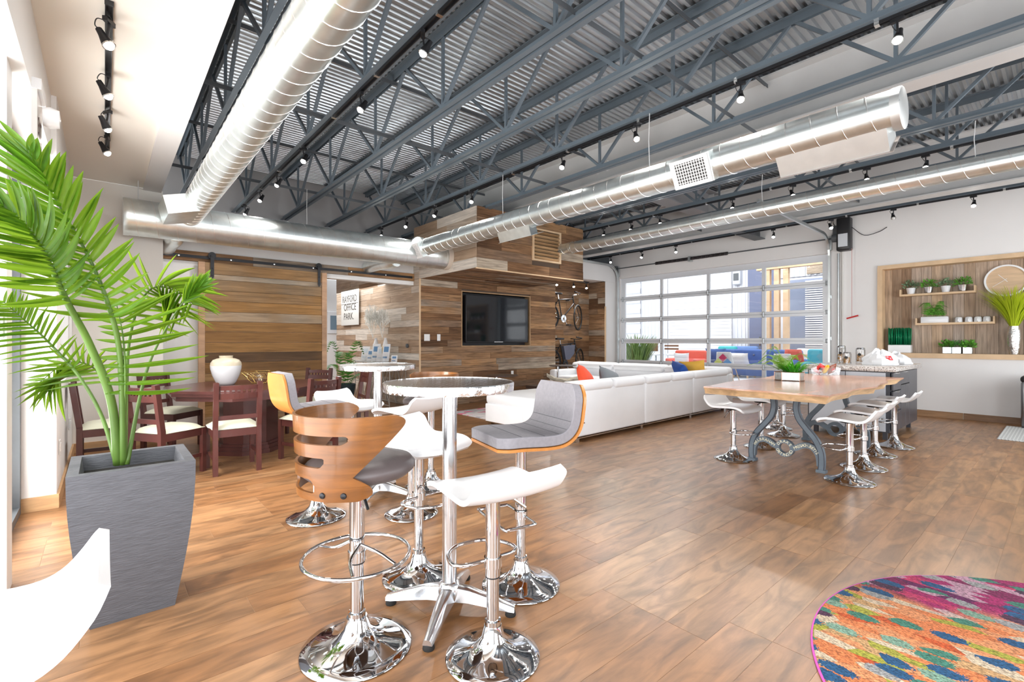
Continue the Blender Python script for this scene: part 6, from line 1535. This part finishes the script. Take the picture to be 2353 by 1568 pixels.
def bag(label, bx_, by_, sx, sy_, sz, seed, logo=False):
    p = Vector((bx_, by_, 0)); t = thing('plastic_bag', label, 'bag', (p.x, p.y, ZC+0.001)); rnd = random.Random(seed); rows = []; N = 20
    ph = [rnd.uniform(0, 6.28) for _ in range(10)]
    for i in range(11):
        k = i/10; r = []
        for j in range(N):
            a = 2*pi*j/N; w_ = (1-k**3.0)*0.92+0.05; cr = 1+0.10*sin(3*a+ph[0]+k*4)+0.07*sin(7*a+ph[1]+k*9)+0.05*sin(11*a+ph[2]-k*6)
            r.append((sx*w_*cr*cos(a)+0.03*k*sin(ph[3]), sy_*w_*cr*sin(a), max(0.0, sz*k*(1+0.10*sin(2*a+ph[4]))+0.015*sin(5*a+ph[5]+k*7)*k)))
        rows.append(r)
    o = MB().grid(rows, True).add(rows[-1], [tuple(range(N))]).build('bag_body', BAGM, t, 30)
    m = MB()
    for q_ in (0.6, 2.6): m.tube(spline([(0.02*cos(q_), 0.02*sin(q_), sz*0.98), (0.08*cos(q_), 0.08*sin(q_), sz*1.12), (0.13*cos(q_), 0.1*sin(q_), sz*1.02), (0.17*cos(q_), 0.14*sin(q_), sz*0.80)], 5), [0.02]*15+[0.014], 6, flat=0.35)
    m.build('bag_handle', BAGM, t, 50)
    if logo:
        L = MB().box((0, 0, 0), (0.075, 0.003, 0.07)); e = L.build('printed_mark', mat('logo_red', (0.65, 0.02, 0.03), 0.4), t); e.location = (-sx*0.60, -sy_*0.62, sz*0.52); e.rotation_euler = (radians(-38), 0, radians(-42))
        m = MB(); vs, fs = text_shape('H', 0.05, 0.001); 
        for dx, dz, an, c_ in ((-0.018, 0.012, 0.3, 'H'), (0.014, -0.010, -0.2, 'E')):
            vs, fs = text_shape(c_, 0.042, 0.0008); Mq = Matrix.Translation((dx, -0.0022, dz)) @ Matrix.Rotation(pi/2, 4, 'X') @ Matrix.Rotation(an, 4, 'Z'); m.add([Mq @ v for v in vs], fs)
        m.build('mark_letters', WHITEP, e, None)
bag('crumpled white plastic bag with a red mark on the island', 8.30, 1.72, 0.27, 0.20, 0.19, 3, True); bag('second crumpled white plastic bag at the wall side of the island', 8.86, 1.62, 0.21, 0.15, 0.15, 8)

# ------------------------------------------------------------------ planter recess in the kitchen wall
XB = XR+0.20         # face of the upright boards
def shelf(label, ya, yb, z):
    t = thing('picture_shelf', label, 'shelf', (XB, 0, z)); y0, y1 = min(ya, yb), max(ya, yb)
    MB().bx(-0.15, 0.0, y0, y1, 0, 0.022).build('board', PALE, t); 
    for y in (y0, y1-0.02): MB().bx(-0.15, 0, y, y+0.02, 0.022, 0.12).build('end_piece', PALE, t)
    MB().bx(-0.15, -0.135, y0+0.02, y1-0.02, 0.022, 0.034).build('lip', PALE, t)
xs_ = XB-0.075
z1 = on_x(2150, 678, xs_).z; z2 = on_x(2190, 746, xs_).z
shelf('upper pale pine wall shelf with four small pots', on_x(2069, 680, xs_).y, on_x(2243, 668, xs_).y, z1); shelf('lower pale pine wall shelf with fern trough and upturned cups', on_x(2105, 748, xs_).y, on_x(2287, 742, xs_).y, z2)
SAGE = mat('sage_leaf', (0.20, 0.32, 0.18), 0.5, rnd=0.2); MIDG = mat('mid_green_leaf', (0.12, 0.36, 0.04), 0.45, rnd=0.25)
def leafball(parent, c, r, n, material, seed, name='foliage', sz=0.035):
    rnd = random.Random(seed); m = MB()
    for i in range(n):
        a, b = rnd.uniform(0, 6.28), rnd.uniform(-0.25, 1.0); q_ = r*rnd.uniform(0.35, 1.0); cz = sqrt(max(0, 1-b*b)); p = Vector((q_*cz*cos(a), q_*cz*sin(a), q_*b*0.95)); d = (p.normalized()+Vector((rnd.uniform(-.6, .6), rnd.uniform(-.6, .6), rnd.uniform(-.3, .6)))).normalized()
        s_ = d.orthogonal().normalized(); s_.rotate(Quaternion(d, rnd.uniform(0, 6.28))); L = sz*rnd.uniform(0.6, 1.2); b0 = Vector(c)+p; m.add([b0, b0+d*L*0.5+s_*L*0.32, b0+d*L, b0+d*L*0.5-s_*L*0.32], [(0, 1, 2, 3)])
    o = m.build(name, material, parent, None, recalc=False); o['kind'] = 'stuff'; return o
for i, (px, lab, pm, lm_) in enumerate(((2093, 'sage plant in a small white pot, first on the upper shelf', WHITEP, SAGE), (2134, 'green plant in a small metal pot, second on the upper shelf', ALU, MIDG), (2173, 'sage plant in a small white pot, third on the upper shelf', WHITEP, SAGE), (2213, 'green plant in a small metal pot, fourth on the upper shelf', ALU, MIDG))):
    p = on_x(px, 672, xs_); t = thing('potted_plant', lab, 'potted plant', (xs_, p.y, z1+0.0225), 0, 'small pots on the upper shelf')
    MB().lathe([(0.045, 0), (0.065, 0.115), (0.067, 0.12), (0.060, 0.12), (0.056, 0.10), (0, 0.10)], 24).build('pot', pm, t, 50); leafball(t, (0, 0, 0.14), 0.115, 200, lm_, i+1)
p0, p1 = on_x(2116, 745, xs_), on_x(2180, 745, xs_); ym = (p0.y+p1.y)/2; ln = abs(p0.y-p1.y)
t = thing('trough_planter', 'long white trough of ferns on the lower shelf', 'planter', (xs_, ym, z2+0.0225)); MB().rbox((0, 0, 0.06), (0.12, ln, 0.12), 0.02, 2).build('trough', WHITEP, t)
for k in range(16): fern_frond(t, (0, (-0.5+k/15)*ln*0.8, 0.11), random.uniform(0, 6.28), random.uniform(0.20, 0.30), random.uniform(0.10, 0.26), seed=k, wl=0.042).data.materials[0] = MIDG
for i, px in enumerate((2203, 2226, 2247, 2268)):
    p = on_x(px, 742, xs_); t = thing('mug', 'upturned white cup, %s from the fern trough on the lower shelf' % ORD[i], 'cup', (xs_, p.y, z2+0.023), 0, 'upturned cups on the lower shelf')
    MB().lathe([(0.050, 0), (0.048, 0.03), (0.044, 0.085), (0.032, 0.098), (0, 0.10)], 28).build('cup_body', WHITEP, t, 50); MB().tube(spline([(-0.044, 0, 0.075), (-0.075, 0, 0.07), (-0.075, 0, 0.03), (-0.048, 0, 0.02)], 5), 0.006, 6).build('handle', WHITEP, t)
zs_ = RZ0+0.036
p = on_x(2068, 805, XB-0.12); t = thing('grass_block', 'square white pot of stiff emerald grass at the recess corner', 'planter', (XB-0.12, p.y, zs_)); MB().rbox((0, 0, 0.07), (0.15, 0.32, 0.14), 0.008, 1).build('pot', WHITEP, t)
m = MB(); rnd = random.Random(4); EMER = mat('emerald_stem', (0.005, 0.22, 0.09), 0.35, rnd=0.2)
sb = MB().tube([(0, 0, 0), (0.003, 0.002, 0.5), (0, 0, 1.0)], 0.0085, 5).mesh('stem', EMER, True)
for i in range(96):
    o = bpy.data.objects.new('stem', sb); C.objects.link(o); o.parent = t; o.location = (rnd.uniform(-0.065, 0.065), rnd.uniform(-0.15, 0.15), 0.13); o.scale = (1, 1, 0.30*rnd.uniform(0.93, 1.05)); o.rotation_euler = (rnd.uniform(-.05, .05), rnd.uniform(-.05, .05), rnd.uniform(0, 6))
for i, (px, g) in enumerate(((2177, MIDG), (2199, mat('boxwood_leaf', (0.07, 0.24, 0.05), 0.5, rnd=0.2)), (2224, MIDG))):
    p = on_x(px, 812, XB-0.10); t = thing('cube_planter', 'small mirrored cube of greenery on the recess sill, %s from the island side' % ORD[i], 'planter', (XB-0.10, p.y, zs_), 0, 'mirrored cube planters on the sill')
    MB().rbox((0, 0, 0.055), (0.11, 0.112, 0.108), 0.003, 1).build('pot', MIR, t); leafball(t, (0, 0, 0.13), 0.095, 220, g, 20+i, sz=0.04 if i != 1 else 0.025)
p = on_x(2331, 815, XB-0.10); gv = thing('vase', 'tall hammered silver vase of yellow-green grass on the recess sill', 'vase', (XB-0.145, p.y, zs_))
MB().lathe([(0.0, 0), (0.058, 0), (0.075, 0.1), (0.088, 0.24), (0.083, 0.36), (0.06, 0.455), (0.064, 0.47), (0.055, 0.46), (0, 0.42)], 32).build('vase_body', mat('hammered_silver', (0.75, 0.75, 0.74), 0.25, 1.0, bump=0.6, bscale=35), gv, 60)
YG = mat('yellow_green_blade', (0.50, 0.62, 0.03), 0.45, rnd=0.25); leafy(YG, 0.35, (0.7, 0.8, 0.1))
tuft(gv, blade_mesh('thin_blade', YG, 0.007, 0.35), 620, 0.66, 0.05, 8, name='grass', lean=0.30, base=(-0.03, 0, 0.44), stuff=True)
p = on_x(2312, 645, XB-0.02); ck = thing('wall_clock', 'round wall clock with pale wood face and white rim', 'clock', (XB-0.012, p.y, p.z)); ck.rotation_euler = (0, radians(-90), 0)
MB().lathe([(0, 0.0), (0.23, 0.0), (0.23, 0.012), (0, 0.012)], 48).build('face', mat('clock_face_wood', (0.60, 0.42, 0.27), 0.5, noise=0.12, nscale=3, stretch=(8, 1, 1)), ck, 40)
MB().lathe([(0.225, 0.0), (0.25, 0.0), (0.25, 0.03), (0.225, 0.03)], 48).build('rim', WHITEP, ck, 40)
MB().box((0.04, 0.035, 0.015), (0.16, 0.006, 0.002), RZ(0.7)).box((-0.03, 0.07, 0.017), (0.20, 0.005, 0.002), RZ(2.2)).build('hand', WHITEP, ck)
bn = thing('waste_bin', 'tall dark steel bin at the right edge by the kitchen wall', 'bin', (10.30, 0.28, 0)); MB().rbox((0, 0, 0.36), (0.30, 0.36, 0.66), 0.03, 2).build('body', mat('dark_brushed_steel', (0.25, 0.25, 0.26), 0.3, 1.0), bn); MB().rbox((0, 0, 0.72), (0.31, 0.37, 0.10), 0.04, 3).build('lid', BLACK, bn); MB().bx(-0.14, 0.14, -0.17, 0.17, 0, 0.035).build('base', BLACK, bn)
MATG = mat('grey_trellis_mat', (0.13, 0.15, 0.17), 0.9)
def trellis():
    nt = MATG.node_tree; b = nt.nodes['Principled BSDF']; tc = nt.nodes.new('ShaderNodeTexCoord'); mp = nt.nodes.new('ShaderNodeMapping'); mp.inputs['Rotation'].default_value = (0, 0, pi/4); mp.inputs['Scale'].default_value = (11, 11, 11)
    nt.links.new(tc.outputs['Object'], mp.inputs['Vector']); c = nt.nodes.new('ShaderNodeTexBrick'); c.inputs['Color1'].default_value = (0.13, 0.15, 0.17, 1); c.inputs['Color2'].default_value = (0.16, 0.18, 0.20, 1); c.inputs['Mortar'].default_value = (0.62, 0.63, 0.62, 1); c.inputs['Scale'].default_value = 1.0; c.inputs['Mortar Size'].default_value = 0.09
    nt.links.new(mp.outputs[0], c.inputs['Vector']); nt.links.new(c.outputs[0], b.inputs['Base Color'])
trellis()
a, b = on_z(2295, 985), on_z(2292, 1007); o = MB().rbox((0, 0, 0.006), (a.x-b.x+0.45, 1.5, 0.012), 0.005, 1).build('door_mat', MATG, None); o.location = ((a.x+b.x)/2+0.1, (a.y+b.y)/2-0.78, 0.0); tag(o, 'grey trellis-patterned mat on the floor by the kitchen wall', 'mat')

# ------------------------------------------------------------------ round rug
RUGM = mat('painted_rug', (0.8, 0.4, 0.2), 0.95)
def rug_colours():
    nt = RUGM.node_tree; b = nt.nodes['Principled BSDF']; N = nt.nodes.new; Lk = nt.links.new
    tc = N('ShaderNodeTexCoord'); wv = N('ShaderNodeTexNoise'); wv.inputs['Scale'].default_value = 9; wv.inputs['Detail'].default_value = 4; Lk(tc.outputs['Object'], wv.inputs['Vector'])
    sub = N('ShaderNodeVectorMath'); sub.operation = 'MULTIPLY_ADD'; sub.inputs[1].default_value = (0.022, 0.05, 0); Lk(wv.outputs['Color'], sub.inputs[0]); Lk(tc.outputs['Object'], sub.inputs[2])
    def cells(sx, sy, off):
        mp = N('ShaderNodeMapping'); mp.inputs['Scale'].default_value = (sx, sy, 1); mp.inputs['Location'].default_value = (off, off*0.7, 0); Lk(sub.outputs[0], mp.inputs['Vector'])
        v = N('ShaderNodeTexVoronoi'); v.inputs['Scale'].default_value = 1; v.voronoi_dimensions = '2D'; v.inputs['Randomness'].default_value = 0.85; Lk(mp.outputs[0], v.inputs['Vector']); s = N('ShaderNodeSeparateColor'); Lk(v.outputs['Color'], s.inputs[0]); return v, s
    v1, s1 = cells(13.5, 6.6, 0.0); v2, s2 = cells(22, 7, 3.3)
    warm = ramp(nt, [(0, (0.56, 0.17, 0.06)), (0.32, (0.58, 0.23, 0.10)), (0.54, (0.44, 0.26, 0.12)), (0.64, (0.45, 0.08, 0.02)), (0.74, (0.30, 0.29, 0.04)), (0.88, (0.50, 0.40, 0.29)), (1, (0.35, 0.14, 0.04))], 'CONSTANT')
    cool = ramp(nt, [(0, (0.045, 0.17, 0.125)), (0.34, (0.015, 0.075, 0.17)), (0.52, (0.17, 0.29, 0.22)), (0.68, (0.06, 0.02, 0.05)), (0.84, (0.26, 0.26, 0.26)), (1, (0.02, 0.07, 0.15))], 'CONSTANT')
    mag = ramp(nt, [(0, (0.17, 0.012, 0.07)), (0.3, (0.30, 0.015, 0.105)), (0.5, (0.44, 0.035, 0.11)), (0.66, (0.11, 0.01, 0.075)), (0.8, (0.42, 0.24, 0.31)), (1, (0.5, 0.17, 0.07))], 'CONSTANT')
    for r, s in ((warm, s2), (mag, s2), (cool, s1)): Lk(s.outputs[0], r.inputs[0])
    sx = N('ShaderNodeSeparateXYZ'); Lk(tc.outputs['Object'], sx.inputs[0]); n3 = N('ShaderNodeTexNoise'); n3.inputs['Scale'].default_value = 3.0; Lk(tc.outputs['Object'], n3.inputs['Vector'])
    ma = N('ShaderNodeMath'); ma.operation = 'MULTIPLY_ADD'; ma.inputs[1].default_value = 1.1; Lk(n3.outputs['Fac'], ma.inputs[0]); Lk(sx.outputs[0], ma.inputs[2]); mr = N('ShaderNodeMapRange'); mr.inputs[1].default_value = 0.80; mr.inputs[2].default_value = 1.02; Lk(ma.outputs[0], mr.inputs[0])
    base = _mix(nt, 'MIX', mr.outputs[0], warm.outputs[0], mag.outputs[0])
    # oval dabs of cool colour, with speckled edges
    sp = N('ShaderNodeTexNoise'); sp.inputs['Scale'].default_value = 120; sp.inputs['Detail'].default_value = 2; Lk(tc.outputs['Object'], sp.inputs['Vector'])
    dd = N('ShaderNodeMath'); dd.operation = 'MULTIPLY_ADD'; dd.inputs[1].default_value = 0.45; Lk(sp.outputs['Fac'], dd.inputs[0]); Lk(v1.outputs['Distance'], dd.inputs[2])
    lt = N('ShaderNodeMath'); lt.operation = 'LESS_THAN'; lt.inputs[1].default_value = 0.66; Lk(dd.outputs[0], lt.inputs[0])
    gt = N('ShaderNodeMath'); gt.operation = 'GREATER_THAN'; gt.inputs[1].default_value = 0.42; Lk(s1.outputs[1], gt.inputs[0]); mu = N('ShaderNodeMath'); mu.operation = 'MULTIPLY'; Lk(lt.outputs[0], mu.inputs[0]); Lk(gt.outputs[0], mu.inputs[1])
    c2 = _mix(nt, 'MIX', mu.outputs[0], base, cool.outputs[0])
    # dark and pale yarn flecks
    f1 = N('ShaderNodeTexNoise'); f1.inputs['Scale'].default_value = 150; mpf = N('ShaderNodeMapping'); mpf.inputs['Scale'].default_value = (1.6, 0.7, 1); Lk(tc.outputs['Object'], mpf.inputs['Vector']); Lk(mpf.outputs[0], f1.inputs['Vector'])
    fr = N('ShaderNodeMapRange'); fr.inputs[1].default_value = 0.35; fr.inputs[2].default_value = 0.65; fr.inputs[3].default_value = 0.45; fr.inputs[4].default_value = 1.5; Lk(f1.outputs['Fac'], fr.inputs[0])
    sc = N('ShaderNodeVectorMath'); sc.operation = 'SCALE'; Lk(c2, sc.inputs[0]); Lk(fr.outputs[0], sc.inputs['Scale']); Lk(sc.outputs[0], b.inputs['Base Color'])
    bp = N('ShaderNodeBump'); bp.inputs['Strength'].default_value = 0.9; bp.inputs['Distance'].default_value = 0.006; Lk(f1.outputs['Fac'], bp.inputs['Height']); Lk(bp.outputs[0], b.inputs['Normal'])
rug_colours()
rr = thing('round_rug', 'round rug of bright painterly dabs with a pink bound edge', 'rug', (2.65, -0.36, 0))
MB().lathe([(0, 0), (1.125, 0), (1.128, 0.012), (1.12, 0.016), (0, 0.016)], 120).build('pile', RUGM, rr, 40)
MB().tube([(1.130*cos(a), 1.130*sin(a), 0.006) for a in [2*pi*k/120 for k in range(120)]], 0.006, 8, closed=True).build('binding', mat('pink_binding', (0.62, 0.10, 0.45), 0.8), rr)

# ------------------------------------------------------------------ exit sign on the left wall, outdoor grass planter
ex = thing('exit_sign', 'clear exit sign with red letters and white lamp head high on the left wall', 'sign', (-0.300, 3.80, 2.53))
MB().bx(-0.012, 0.012, -0.02, 0.24, -0.17, 0.17).build('panel', mat('acrylic_panel', (0.82, 0.79, 0.77), 0.2), ex, None); MB().bx(-0.010, 0.03, -0.03, 0.25, 0.17, 0.23).build('housing', WHITEP, ex)
m = MB(); vs, fs = text_shape('EXIT', 0.14, 0.001); m.add([Vector((0.0135, 0.11+v.x*0.62, v.y-0.02)) for v in vs], fs); m.build('lettering', mat('exit_red', (0.85, 0.08, 0.08), 0.4), ex, None)
MB().lathe([(0, 0), (0.05, 0.0), (0.06, 0.03), (0.05, 0.07), (0, 0.075)], 20, (0.03, 0.06, 0.05), RY(pi/2)).build('lamp_head', WHITEP, ex, 40)
p = on_x(1463, 835, 12.2); gp = thing('grass_planter', 'planter of tall ornamental grass outside the left door panes', 'planter', (12.2, p.y, PF)); MB().rbox((0, 0, 0.25), (0.35, 1.1, 0.5), 0.02, 1).build('trough', GRS, gp)
tuft(gp, blade_mesh('reed_blade', mat('reed_green', (0.14, 0.24, 0.05), 0.5), 0.012, 0.3), 420, 0.95, 0.36, 5, name='grass', lean=0.3, base=(0, 0, 0.48), stuff=True)
